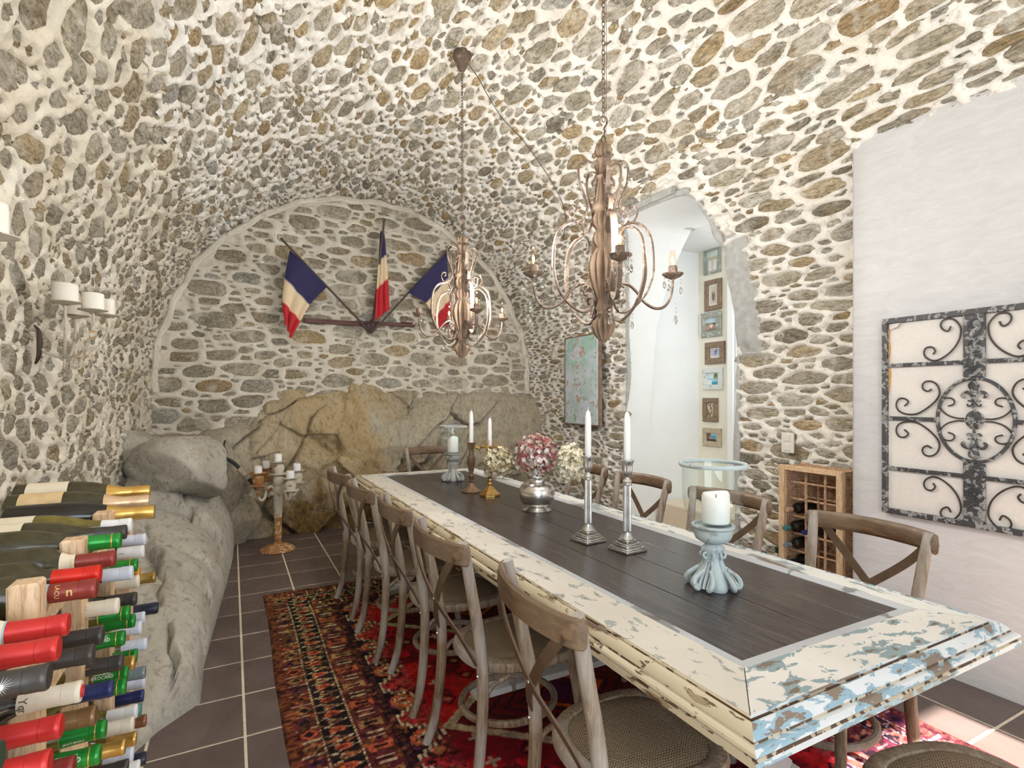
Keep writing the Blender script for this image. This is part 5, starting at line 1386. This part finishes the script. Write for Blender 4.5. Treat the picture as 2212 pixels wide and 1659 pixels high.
BT = [
 ((-.206, 1.828, 1.103), 'cham', 'green', 'pink', 'champagne bottle with rose-gold foil and a tan label lying on top of the rack', None, .10, 'tan', ()),
 ((-.214, 1.918, 1.118), 'cham', 'green', 'gold', 'farthest champagne bottle on top of the rack, pale label and gold foil', None, .10, 'cream', ()),
 ((-.184, 1.738, 1.088), 'cham', 'dark', 'gold', 'dusty champagne bottle with bright gold foil in front of the rose-gold one', None, .10, None, ()),
 ((-.212, 1.57, 1.091), 'burg', 'olive', 'white', 'dusty olive bottle with white capsule lying on top of the rack', None, .07, 'cream', ()),
 ((-.211, 1.493, 1.091), 'burg', 'green', 'black', 'dusty bottle with dark grey capsule between the white and green capsules on top', None, .07, 'cream', ()),
 ((-.210, 1.416, 1.090), 'burg', 'green', 'green', 'green-capsule bottle on top of the rack beside the second pine post', None, .07, None, ()),
 ((-.213, 1.818, .998), 'burg', 'olive', 'pale', 'pale blue capsule poking out behind the uppermost green capsule', None, .07, None, ()),
 ((-.208, 1.742, .983), 'bord', 'dark', 'white', 'white capsule with a small mark, just below the pale blue one at the top', None, .07, None, (('~~', .010, .045, .0158, 'ink', 10, 1, False),)),
 ((-.208, 1.341, 1.071), 'bord', 'green', 'maroon', 'maroon capsule with a cream neck label, above the scarlet capsule', 'yellow', .075, None, (('DANS', .0065, .066, .016, 'goldink', 10, 1, True),)),
 ((-.214, 1.238, 1.071), 'bord', 'green', 'scarlet', 'bright scarlet capsule between two maroon ones on the top row', None, .085, 'cream', ()),
 ((-.206, 1.162, 1.067), 'bord', 'green', 'maroon', 'maroon capsule with gold lettering beside the nearest pine post', 'blue', .078, None, LAC),
 ((-.212, 1.661, .969), 'burg', 'olive', 'green', 'small-looking green capsule behind the maroon and scarlet ones', None, .07, None, ()),
 ((-.209, 1.565, .977), 'bord', 'dark', 'pale', 'plain pale capsule right of the scarlet capsule', None, .07, None, ()),
 ((-.215, 1.713, .912), 'bord', 'dark', 'cream', 'cream capsule with a tan rim left of the olive-gold capsule', None, .075, None, ()),
 ((-.210, 2.012, .833), 'burg', 'green', 'olive', 'olive-gold capsule sticking out furthest right in the upper rack', None, .07, None, ()),
 ((-.223, 1.79, .912), 'burg', 'green', 'orange', 'orange capsule tip peeping over the cream capsule', None, .07, None, ()),
 ((-.207, 1.608, .900), 'bord', 'dark', 'black', 'small black capsule with a gold emblem under the cream capsule', None, .07, None, (('o', .016, .048, .0158, 'goldink', 25, 1, False),)),
 ((-.210, 1.391, .958), 'bord', 'dark', 'cream', 'cream capsule with faint vertical print above the green capsules', None, .08, None, (('Ygr', .012, .055, .0158, 'ink', 12, 1, True),)),
 ((-.210, 2.072, .716), 'cham', 'dark', 'dknavy', 'dark navy foil champagne neck sticking out to the right', None, .10, None, ()),
 ((-.211, 1.534, .893), 'burg', 'olive', 'green', 'green capsule half hidden under the cream capsule with vertical print', None, .07, None, ()),
 ((-.213, 1.80, .784), 'burg', 'olive', 'pale', 'pale capsule just below the dark navy foil neck', None, .07, None, ()),
 ((-.213, 1.629, .839), 'burg', 'olive', 'green', 'plain green capsule above the lettered green capsule', None, .075, None, ()),
 ((-.211, 1.723, .786), 'burg', 'olive', 'pale', 'pale capsule under the plain green capsule', None, .07, None, ()),
 ((-.216, 1.026, 1.057), 'bord', 'dark', 'red', 'big red capsule with a blue-edged neck label, upper of the two at the left', 'blue', .085, None, ()),
 ((-.210, .949, 1.052), 'bord', 'dark', 'red', 'big red capsule directly above the black star capsule', 'blue', .088, None, ()),
 ((-.210, 1.236, .957), 'bord', 'green', 'black', 'black capsule with pale neck label, upper of a pair', 'plain', .075, None, ()),
 ((-.210, 1.159, .955), 'bord', 'green', 'black', 'black capsule with pale neck label, lower of a pair', 'plain', .08, None, ()),
 ((-.210, 1.464, .861), 'burg', 'olive', 'green', 'lettered green capsule right of the upper black capsule', None, .08, None, JM),
 ((-.210, 1.815, .704), 'burg', 'olive', 'pale', 'pale capsule alone at the right, below the lettered green capsule', None, .07, None, ()),
 ((-.213, 1.664, .737), 'burg', 'olive', 'green', 'green capsule partly behind the amber-banded black capsule', None, .075, None, JM),
 ((-.203, 1.391, .837), 'bord', 'olive', 'black', 'black capsule with an amber printed band', None, .078, None, (('DELLA ROCCA', .0058, .068, .0161, 'amber', 16, 1, True), ('I', .03, .0625, .0160, 'amber', 16, .25, True), ('I', .03, .0735, .0162, 'amber', 16, .25, True))),
 ((-.203, .873, 1.046), 'bord', 'dark', 'black', 'large charcoal capsule printed with a white star burst', None, .095, None, ()),
 ((-.211, 1.512, .760), 'burg', 'olive', 'green', 'lettered green capsule below the amber-banded one', None, .075, None, JM),
 ((-.208, 1.589, .751), 'burg', 'olive', 'gold', 'small gold capsule tip beside the smoky glass stopper', None, .07, None, ()),
 ((-.207, 1.762, .648), 'bord', 'dark', 'grey', 'smoky grey glassy capsule at the right of the rack', None, .06, None, ()),
 ((-.220, 1.864, .577), 'burg', 'olive', 'pale', 'pale capsule under the smoky grey one', None, .07, None, ()),
 ((-.204, 1.435, .766), 'burg', 'olive', 'green', 'green capsule squeezed behind the nearer navy blue capsule', None, .07, None, ()),
 ((-.210, 1.073, .932), 'bord', 'dark', 'cream', 'large cream capsule with a red ring on its end', None, .092, None, (('Yqr', .014, .066, .0162, 'ink', 5, 1, True),)),
 ((-.208, 1.316, .819), 'bord', 'olive', 'navy', 'navy blue capsule right beside the large cream capsule', None, .078, None, ()),
 ((-.214, 1.787, .574), 'bord', 'olive', 'navy', 'farther navy blue capsule near the ledge', None, .075, None, ()),
 ((-.208, 1.165, .845), 'bord', 'dark', 'brown', 'bronze brown capsule above the green one', None, .08, None, ()),
 ((-.208, 1.629, .611), 'bord', 'olive', 'white', 'white capsule with a tan collar below the farther navy capsule', None, .075, None, ()),
 ((-.210, 1.71, .573), 'burg', 'olive', 'teal', 'teal capsule tip behind the tan-collared white capsule', None, .07, None, ()),
 ((-.205, 1.552, .62), 'bord', 'dark', 'cream', 'cream capsule left of the copper one in the lower rack', None, .08, None, (('yr', .012, .055, .0158, 'ink', 12, 1, True),)),
 ((-.210, 1.804, .495), 'burg', 'green', 'copper', 'small copper capsule low at the right', None, .07, None, ()),
 ((-.212, .971, .933), 'bord', 'dark', 'red', 'big red capsule in the middle of the near stack, below the large cream one', 'blue', .088, None, ()),
 ((-.209, 1.254, .773), 'burg', 'olive', 'green', 'green capsule under the bronze brown one', None, .08, None, (('JEAN-MARC', .0062, .043, .0160, 'whiteink', -18, .95, False),)),
 ((-.212, 1.643, .536), 'bord', 'olive', 'gold', 'gold capsule, upper of two in the lower rack', None, .075, None, ()),
 ((-.207, 1.449, .626), 'bord', 'olive', 'gold', 'gold capsule right of the lowest lettered green capsule', None, .078, None, ()),
 ((-.204, 1.177, .769), 'burg', 'olive', 'green', 'lowest lettered green capsule at the bottom of the photo', None, .08, None, JM),
 ((-.207, .894, .926), 'bord', 'dark', 'red', 'lowest big red capsule at the bottom edge', None, .088, None, ()),
 ((-.208, 1.566, .540), 'burg', 'olive', 'pale', 'pale capsule under the lower gold one', None, .07, None, ()),
 ((-.210, 1.795, .394), 'cham', 'dark', 'dknavy', 'dark navy foil neck with a gold band at the bottom right of the rack', None, .09, None, ()),
 ((-.208, 1.493, .555), 'bord', 'dark', 'black', 'black capsule with thin gold rings at the bottom edge', None, .08, None, (('I', .03, .068, .0161, 'goldink', 16, .2, True), ('I', .03, .074, .0163, 'goldink', 16, .2, True))),
 ((-.210, 1.03, .838), 'bord', 'dark', 'maroon', 'maroon capsule at the very bottom left of the lettered green one', None, .075, None, ()),
 ((-.210, 1.684, .439), 'bord', 'olive', 'white', 'white capsule at the bottom edge near the floor tiles', None, .07, None, ()),
 ((-.2145, .752, 1.020), 'bord', 'dark', 'bottle', 'dark green capsule at the left edge below the star burst one', None, .08, None, (('L', .022, .025, .0164, 'whiteink', 30, 1, False),)),
]
for b in BT:
    t = make_bottle(b[0], b[1], b[2], b[3], b[4], b[5], b[6], b[7], b[8], star=('star burst' in b[4]))
    if 'red ring' in b[4]:
        q = M(); q.tube([(.0085 * math.cos(2 * PI * i / 20), .0085 * math.sin(2 * PI * i / 20), .2990) for i in range(20)], .0016, 6, closed=True, up=(0, 0, 1)); q.obj('red_ring', CAP['red'], t)
    if 'gold band' in b[4]:
        q = M(); q.lathe([(.0186, .262), (.0186, .270)], 20, cap=False); q.obj('gold_band', CAP['gold'], t)
t = thing('wine_rack', 'pale pine wine rack full of bottles standing in the left foreground', 'rack', (-.40, 1.40, 0))
PY = (.83, 1.10, 1.387, 1.674, 1.965)
for y in PY:
    for x in (-.285, -.510):
        q = M(); q.box((x + .40, y - 1.40, .555), (.040, .042, 1.11 if x > -.4 else 1.08), .004); q.obj('post', MT['pine_v'], t, False)
    for z in (.10, .36, .62, .86, 1.02):
        q = M(); q.box((-.3975 + .40, y - 1.40, z), (.185, .018, .030), .003); q.obj('side_rail', MT['pine'], t, False)
lv = [.135, .26, .39, .515, .65, .777, .905, 1.028]
for k in range(len(PY) - 1):
    ya, yb = PY[k], PY[k + 1]
    for z in lv:
        for x in (-.279, -.516):
            hit = any(ya - .01 < b[0][1] < yb + .01 and abs(b[0][2] - z) < .026 for b in BT)
            if hit and x > -.4: continue
            if any(ya - .03 < b[0][1] < yb + .03 and abs(b[0][2] - z) < .047 for b in BT) and x < -.4: continue
            q = M(); q.box((x + .40, (ya + yb) / 2 - 1.40, z), (.012, yb - ya - .044, .026), .002); q.obj('cross_rail', MT['pine'], t, False)

# ------------------------------------------------------------------ wicker wine basket on the right
bx0, bx1, by0, by1, bz = 3.25, 3.52, 1.96, 2.345, .945
t = thing('wicker_wine_rack', 'tall wicker and wood wine rack standing against the stone wall', 'rack', (3.25, 2.15, 0))
def LB(x, y, z): return (x - 3.25, y - 2.15, z)
for (x, y) in ((bx0, by0), (bx0, by1), (bx1, by0), (bx1, by1)):
    q = M(); q.box(LB(x + (.018 if x < 3.4 else -.018), y, bz / 2), (.036, .040, bz), .004); q.obj('post', MT['pine_v'], t, False)
for (z, nm) in ((bz - .016, 'top_rail'), (.02, 'bottom_rail')):
    q = M(); q.box(LB(bx0 + .017, (by0 + by1) / 2, z), (.034, by1 - by0 - .04, .034), .004); q.obj(nm, MT['pine'], t, False)
def wicker_panel(name, o, du, dv, nu, nv, nrm):
    q = M(); o, du, dv, nrm = Vector(o), Vector(du), Vector(dv), Vector(nrm)
    for i in range(nv):
        pts = [o + dv * ((i + .5) / nv) + du * (j / (nu * 2)) + nrm * (.0042 * (1 if (i + j) % 2 else -1)) for j in range(nu * 2 + 1)]
        q.tube(pts, .0042, 5, up=nrm)
    for j in range(nu + 1):
        q.tube([o + du * (j / nu), o + du * (j / nu) + dv], .0035, 5)
    ob = q.obj(name, MT['wicker'], t); ob['kind'] = 'stuff'
wicker_panel('wicker_side', LB(bx0 + .036, by0 - .004, .03), (bx1 - bx0 - .07, 0, 0), (0, 0, bz - .05), 7, 86, (0, -1, 0))
wicker_panel('wicker_side', LB(bx0 + .036, by1 + .004, .03), (bx1 - bx0 - .07, 0, 0), (0, 0, bz - .05), 7, 86, (0, -1, 0))
wicker_panel('wicker_back', LB(bx1 - .02, by0 + .02, .03), (0, by1 - by0 - .04, 0), (0, 0, bz - .05), 9, 86, (-1, 0, 0))
wicker_panel('wicker_top', LB(bx0 + .036, by0, bz - .012), (bx1 - bx0 - .07, 0, 0), (0, by1 - by0, 0), 7, 36, (0, 0, 1))
rows = [.03, .145, .26, .375, .49, .605, .72, .83]
for z in rows:
    for x in (bx0 + .075, bx0 + .20):
        q = M(); q.tube([LB(x, by0 + .02, z), LB(x, by1 - .02, z)], .0075, 6); q.obj('shelf_bar', MT['wicker'], t)
for y in (by0 + .128, by0 + .256):
    for x in (bx0 + .072, bx0 + .20):
        q = M(); q.tube([LB(x, y, .03), LB(x, y, bz - .03)], .0085, 6); q.obj('upright', MT['wicker'], t)
for (y, z, cap, dx, lab) in ((by1 - .055, .655, 'pink', .0, 'bottle with pale gold neck in the wicker rack, upper shelf'), (by1 - .052, .535, 'teal', -.02, 'green-capped bottle in the wicker rack beside a blue-capped one'), (by1 - .128 - .055, .535, 'navy', -.02, 'blue-capped bottle in the wicker rack'), (by1 - .058, .425, 'grey', -.02, 'bottle with slate grey cap in the wicker rack, lower shelf'), (by1 - .06, .31, 'dknavy', .03, 'dark-capped bottle lowest in the wicker rack')):
    b = make_bottle((0, 0, 0), 'bord', 'dark', cap, lab, None, .06, None, ()); b['group'] = 'bottles in the wicker rack'
    b.rotation_euler = (0, -PI / 2, 0); b.location = (bx0 + .045 + dx + .235, y, z)
# bottles standing on the floor by the stone wall
b = make_bottle((0, 0, 0), 'bord', 'dark', 'white', 'white-capped bottle with a blue label standing on the floor by the stone wall', None, .05, None, ()); b['group'] = 'bottles standing on the floor'
b.rotation_euler = (0, 0, 0); b.location = (3.38, 2.62, .008); b.scale = (1, 1, 1.22)
q = M(); q.lathe([(.0382, .06), (.0382, .17)], 20, cap=False); q.obj('label', CAP['navy'], b)
b = make_bottle((0, 0, 0), 'bord', 'green', 'bottle', 'green-capped bottle with pale label standing next to the wicker rack', None, .04, None, ()); b['group'] = 'bottles standing on the floor'
b.rotation_euler = (0, 0, 0); b.location = (3.40, 2.48, .008); b.scale = (1, 1, 1.12)
q = M(); q.lathe([(.0153, .236), (.0153, .262)], 20, cap=False); q.obj('label', LBL['cream'], b)

# ------------------------------------------------------------------ iron panel on the white wall
XP = 3.128
t = thing('iron_wall_panel', 'wrought iron scroll panel on white board hanging on the white wall', 'wall decoration', (3.15, 1.244, 1.295))
def LP(y, z, x=XP): return (x - 3.15, y - 1.244, z - 1.295)
y0, y1, z0, z1 = .838, 1.650, .774, 1.816
q = M(); q.box(LP(1.244, 1.295, 3.141), (.008, y1 - y0 - .04, z1 - z0 - .04)); q.obj('backing_board', MT['canvas'], t, False)
q = M(); q.add([LP(1.622, 1.79, 3.1365), LP(1.614, 1.76, 3.1365), LP(1.617, 1.70, 3.1365), LP(1.612, 1.66, 3.1365), LP(1.618, 1.58, 3.1365), LP(1.610, 1.52, 3.1365), LP(1.616, 1.44, 3.1365), LP(1.622, 1.40, 3.1365)], [(0, 1, 2, 3, 4, 5, 6, 7)])
q.obj('torn_edge', MT['orange'], t, False)
q = M(); q.add([LP(1.622, 1.79, 3.135), LP(1.56, 1.79, 3.125), LP(1.575, 1.765, 3.118), LP(1.615, 1.755, 3.130)], [(0, 1, 2, 3)]); q.obj('peeled_corner', MT['canvas'], t, False)
for (c, d) in (((1.244, z1 - .014), (y1 - y0, .028)), ((1.244, z0 + .014), (y1 - y0, .028)), ((y1 - .013, 1.295), (.026, z1 - z0 - .05)), ((y0 + .013, 1.295), (.026, z1 - z0 - .05))):
    q = M(); q.box(LP(c[0], c[1], 3.130), (.024, d[0], d[1]), .003); q.obj('frame_bar', MT['iron_dark'], t, False)
for z in (1.564, 1.283, 1.016):
    for s in (-1, 1):
        ya = .044 if abs(z - 1.283) > .05 else .150
        q = M(); q.box(LP(1.244 + s * (ya + .38) / 2, z), (.012, .38 - ya, .020), .002)
        n = int((.38 - ya) / .016)
        for k in range(n): q.ball(LP(1.244 + s * (ya + .008 + k * .016), z, XP - .007), (.003, .005, .006), 6, 4)
        q.obj('cross_bar', MT['iron_dark'], t)
q = M(); q.tube([LP(1.244 + .150 * math.cos(2 * PI * i / 64), 1.287 + .199 * math.sin(2 * PI * i / 64)) for i in range(64)], .0095, 8, closed=True, up=(1, 0, 0), flat=.8); q.obj('ring', MT['iron_dark'], t)
for s in (-1, 1):
    zc = 1.287 + s * .352
    q = M(); q.box(LP(1.244, zc + s * .006), (.010, .086, .305), .002)
    q.tube([LP(1.244 + .024 * math.cos(2 * PI * i / 24), zc + .030 * math.sin(2 * PI * i / 24), XP - .008) for i in range(24)], .003, 6, closed=True, up=(1, 0, 0))
    for k in range(12):
        a = 2 * PI * k / 12; q.ball(LP(1.244 + .016 * math.cos(a), zc + .020 * math.sin(a), XP - .007), (.003, .004, .005), 6, 4)
    q.ball(LP(1.244, zc, XP - .007), (.005, .008, .009), 8, 5)
    for e in (-1, 1):
        for k in range(4):
            r = .040 - .008 * k
            q.tube([LP(1.244 - e * .008 + e * r * math.cos(a) * .8, zc + e * .085 + e * r * math.sin(a), XP - .006) for a in np.linspace(-.3, 2.9, 12)], .0028, 5, up=(1, 0, 0))
        q.tube(crom([LP(1.244 + e * .03, zc + e * .05, XP - .006), LP(1.244 + e * .005, zc + e * .045, XP - .006), LP(1.244 - e * .02, zc + e * .06, XP - .006), LP(1.244 - e * .035, zc + e * .10, XP - .006)], 5), .003, 5, up=(1, 0, 0))
    q.obj('ornament_band', MT['iron_dark'], t)
q = M(); q.lathe([(.034, -.008), (.036, 0), (.030, .006), (.004, .009)], 24, T=Matrix.Translation(LP(1.244, 1.287)) @ Matrix.Rotation(-PI / 2, 4, 'Y') @ Matrix.Scale(1.25, 4, (1, 0, 0)))
for k in range(14):
    a = k * 2.4; r = .0075 * math.sqrt(k); q.ball(LP(1.244 + r * math.cos(a), 1.287 + r * 1.2 * math.sin(a), XP - .009), .0055, 6, 4)
q.obj('rosette', MT['iron_dark'], t)
for s in (-1, 1):
    q = M(); b_ = 1.287 + s * .045
    def F(dy, dz, x=XP - .002): return LP(1.244 + dy, b_ + s * dz, x)
    q.tube([F(0, 0), F(0, .03), F(0, .06), F(0, .10), F(0, .125), F(0, .145)], [.004, .008, .006, .016, .020, .004], 8, up=(1, 0, 0), flat=1)
    q.tube([F(0, .118) if False else F(.020 * math.cos(2 * PI * i / 16), .118 + .020 * math.sin(2 * PI * i / 16), XP - .006) for i in range(16)], .003, 5, closed=True, up=(1, 0, 0))
    for e in (-1, 1):
        q.tube(crom([F(e * .004, .04), F(e * .010, .07), F(e * .026, .088), F(e * .042, .082), F(e * .046, .066), F(e * .036, .062)], 5), [.005] * 10 + [.007] * 10 + [.005] * 6, 7, up=(1, 0, 0))
        q.tube(crom([F(e * .004, .036), F(e * .012, .024), F(e * .024, .020), F(e * .026, .032)], 5), .004, 6, up=(1, 0, 0))
    q.tube([F(-.024, .046), F(.024, .046)], .004, 6, up=(1, 0, 0))
    q.obj('fleur_de_lis', MT['iron_dark'], t)
S1 = [(1.338, 1.744), (1.35, 1.721), (1.372, 1.732), (1.381, 1.756), (1.368, 1.778), (1.338, 1.781), (1.313, 1.761), (1.297, 1.724), (1.306, 1.669), (1.338, 1.619), (1.383, 1.585), (1.418, 1.58), (1.447, 1.6), (1.453, 1.628), (1.441, 1.647), (1.418, 1.647), (1.404, 1.628), (1.414, 1.611)]
S2 = [(1.42, 1.436), (1.438, 1.425), (1.457, 1.437), (1.459, 1.459), (1.445, 1.475), (1.418, 1.474), (1.395, 1.454), (1.385, 1.418), (1.399, 1.382), (1.438, 1.341), (1.486, 1.31), (1.535, 1.307), (1.571, 1.324), (1.582, 1.357), (1.569, 1.386), (1.543, 1.388), (1.525, 1.37), (1.543, 1.349)]
S3 = [(1.35, 1.352), (1.327, 1.361), (1.324, 1.378), (1.338, 1.391), (1.364, 1.389), (1.381, 1.369), (1.38, 1.338), (1.353, 1.308), (1.316, 1.294), (1.285, 1.293)]
for Lq, r in ((S1, .0042), (S2, .0042), (S3, .0036)):
    for sy in (1, -1):
        for sz in (1, -1):
            q = M(); q.tube(crom([LP(1.244 + sy * (y - 1.244), 1.287 + sz * (z - 1.287)) for y, z in Lq], 4), r, 6, up=(1, 0, 0)); q.obj('scroll', MT['wire_dark'], t)

# ------------------------------------------------------------------ painting, framed photos, switch, downlight
def colour_grid(name, parent, o, du, dv, nu, nv, fn, mat=None):
    A, B = np.meshgrid(np.linspace(0, 1, nu), np.linspace(0, 1, nv), indexing='ij')
    P = np.array(o)[None, None] + A[..., None] * np.array(du) + B[..., None] * np.array(dv)
    me, _ = grid_mesh(name, P); set_col(me, fn(A, B).reshape(-1, 3)); return link(name, me, mat or MT['attr'], parent)
def CL(*c): return np.array([lin(q / 255) for q in c])
t = thing('painting', 'tall pale blue floral painting with a thin grey frame on the stone wall', 'painting', (3.40, 4.84, 1.575))
def paint(A, B):
    n = fbm(A * 6, B * 9, None, 4, 61); n2 = fbm(A * 14, B * 20, None, 3, 62); n3 = vnoise(A * 26, B * 40, None, 63)
    c = CL(186, 206, 204) * np.ones(A.shape + (3,)); c = np.where((B > .68)[..., None], CL(166, 204, 194), c)
    c = c + (CL(206, 214, 224) - c) * sstep(-.1, .4, n)[..., None]
    c[(n2 > .30) & (n3 > .1)] = CL(158, 168, 148); c[(n3 > .66)] = CL(190, 168, 158)
    body = np.abs(A - .42 - .08 * np.sin(B * 9)) < (.10 + .07 * np.sin(B * 7 + .5)); m_ = body & (B > .25) & (B < .88)
    c[m_] = c[m_] * .4 + CL(214, 222, 226) * .6; c[m_ & (n2 > .12)] = CL(186, 158, 146); c[m_ & (n2 < -.35)] = CL(146, 160, 150)
    return c
colour_grid('canvas', t, (-.022, .31, -.475), (0, -.62, 0), (0, 0, .95), 60, 90, paint)
q = M(); q.box((-.008, 0, 0), (.024, .624, .954)); q.obj('stretcher', MT['frame_brown'], t, False)
for (c, d) in (((0, 0, .482), (.04, .66, .014)), ((0, 0, -.482), (.04, .66, .014)), ((0, .322, 0), (.04, .014, .95)), ((0, -.322, 0), (.04, .014, .95))):
    q = M(); q.box((-.004, c[1], c[2]), d, .002); q.obj('frame', MT['frame_brown'], t, False)

def photo_fn(kind):
    def f(A, B):
        n = fbm(A * 5, B * 5, None, 3, kind + 70); c = np.ones(A.shape + (3,))
        if kind == 0:
            c[:] = CL(176, 190, 170); c[B > .7] = CL(206, 220, 216)
            for x, k_ in ((.3, (226, 226, 230)), (.52, (214, 200, 190)), (.72, (232, 230, 226))):
                c[(np.abs(A - x) < .10) & (B < .55)] = CL(*k_); c[np.hypot(A - x, (B - .62) * 1.2) < .075] = CL(206, 164, 136)
        elif kind == 1:
            c[:] = CL(196, 190, 176); c[np.hypot(A - .5, (B - .45) * .8) < .25] = CL(120, 104, 90); c[np.hypot(A - .5, B - .72) < .12] = CL(206, 178, 156)
        elif kind == 2:
            c[:] = CL(110, 120, 96); c[B > .62] = CL(186, 206, 220); c[(n > .1) & (B < .5)] = CL(188, 140, 130); c[np.hypot(A - .45, B - .4) < .16] = CL(222, 206, 200)
        elif kind == 3:
            c[:] = CL(170, 180, 206); c[np.abs(A - .55 - .3 * (B - .5)) < .06] = CL(70, 72, 96); c[B < .25] = CL(206, 206, 214); c[np.hypot(A - .5, B - .66) < .1] = CL(96, 84, 92)
        elif kind == 4:
            c[:] = CL(150, 196, 210); c[B > .55] = CL(206, 222, 226); c[(A > .55) & (n + B > .6)] = CL(110, 118, 70); c[B < .25] = CL(70, 150, 178); c[(A < .4) & (B < .4)] = CL(214, 224, 220)
        elif kind == 5:
            c[:] = CL(206, 198, 168); c[(n > .05)] = CL(120, 112, 92); c[A > .85] = CL(90, 80, 66)
        else:
            c[:] = CL(116, 92, 78); c[(A > .35) & (B > .3)] = CL(86, 160, 190); c[(A > .35) & (B > .7)] = CL(170, 206, 220); c[np.hypot(A - .3, B - .4) < .12] = CL(196, 150, 124); c[B < .2] = CL(70, 56, 48)
        return c * (1 + .1 * n[..., None])
    return f
FR = [(3.985, 4.21, 2.71, 2.985, 'frame_green', .030, .0, 'grey-green framed photo of people in white, topmost in the passage'), (3.973, 4.197, 2.318, 2.645, 'frame_brown', .05, .022, 'brown wooden framed photo, second from the top in the passage'), (3.973, 4.242, 2.034, 2.303, 'frame_green', .066, .0, 'square grey-green framed photo, third from the top in the passage'),
      (3.931, 4.19, 1.744, 1.978, 'frame_brown', .062, .012, 'square worn brown framed photo, fourth from the top in the passage'), (3.961, 4.223, 1.469, 1.704, 'frame_white', .055, .0, 'white framed seaside photo, third from the bottom in the passage'), (4.022, 4.223, 1.127, 1.382, 'frame_brown', .052, .0, 'stepped brown framed photo, second from the bottom in the passage'), (3.979, 4.223, .865, 1.06, 'frame_tan', .054, .0, 'tan framed photo with blue sea, lowest in the passage')]
for k, (ya, yb, za, zb, mt, wd, mount, lab) in enumerate(FR):
    yc, zc = (ya + yb) / 2, (za + zb) / 2; hw, hh = (yb - ya) / 2, (zb - za) / 2
    t = thing('photo_frame', lab, 'photo frame', (4.57, yc, zc), 0, 'framed photos in the passage')
    for (c, d) in (((0, hh - wd / 2), (hw * 2, wd)), ((0, -hh + wd / 2), (hw * 2, wd)), ((hw - wd / 2, 0), (wd, hh * 2 - 2 * wd)), ((-hw + wd / 2, 0), (wd, hh * 2 - 2 * wd))):
        q = M(); q.box((-.016, c[0], c[1]), (.028, d[0], d[1]), .004)
        if k in (2, 5): q.box((-.028, c[0] * 1.0, c[1] * 1.0), (.012, max(d[0] * .86, d[0] - .03), max(d[1] * .7, d[1] - .03)), .003)
        q.obj('frame_side', MT[mt], t, False)
    iw, ih = hw - wd, hh - wd
    q = M(); q.box((-.006, 0, 0), (.006, 2 * iw, 2 * ih)); q.obj('mount', MT['mount'], t, False)
    iw -= mount; ih -= mount
    colour_grid('photo', t, (-.0105, iw, -ih), (0, -2 * iw, 0), (0, 0, 2 * ih), 20, 24, photo_fn(k))
t = thing('light_switch', 'small white wall switch plate on the stone wall right of the doorway', 'switch', (3.535, 2.488, 1.068))
q = M(); q.box((-.012, 0, 0), (.016, .095, .145), .004); q.obj('plate', MT['plastic_white'], t, False)
for z in (.033, -.033):
    q = M(); q.box((-.022, 0, z), (.008, .05, .045), .002); q.obj('rocker', MT['plastic_white'], t, False)
t = thing('downlight', 'round recessed downlight in the white passage ceiling', 'lamp', (3.83, 3.72, 2.974))
q = M(); q.lathe([(.055, .0), (.056, -.004), (.040, -.005), (.036, .0)], 24); q.obj('trim_ring', MT['pewter'], t)
q = M(); q.lathe([(.036, -.001), (.001, -.002)], 20); q.obj('lens', MT['mount'], t)
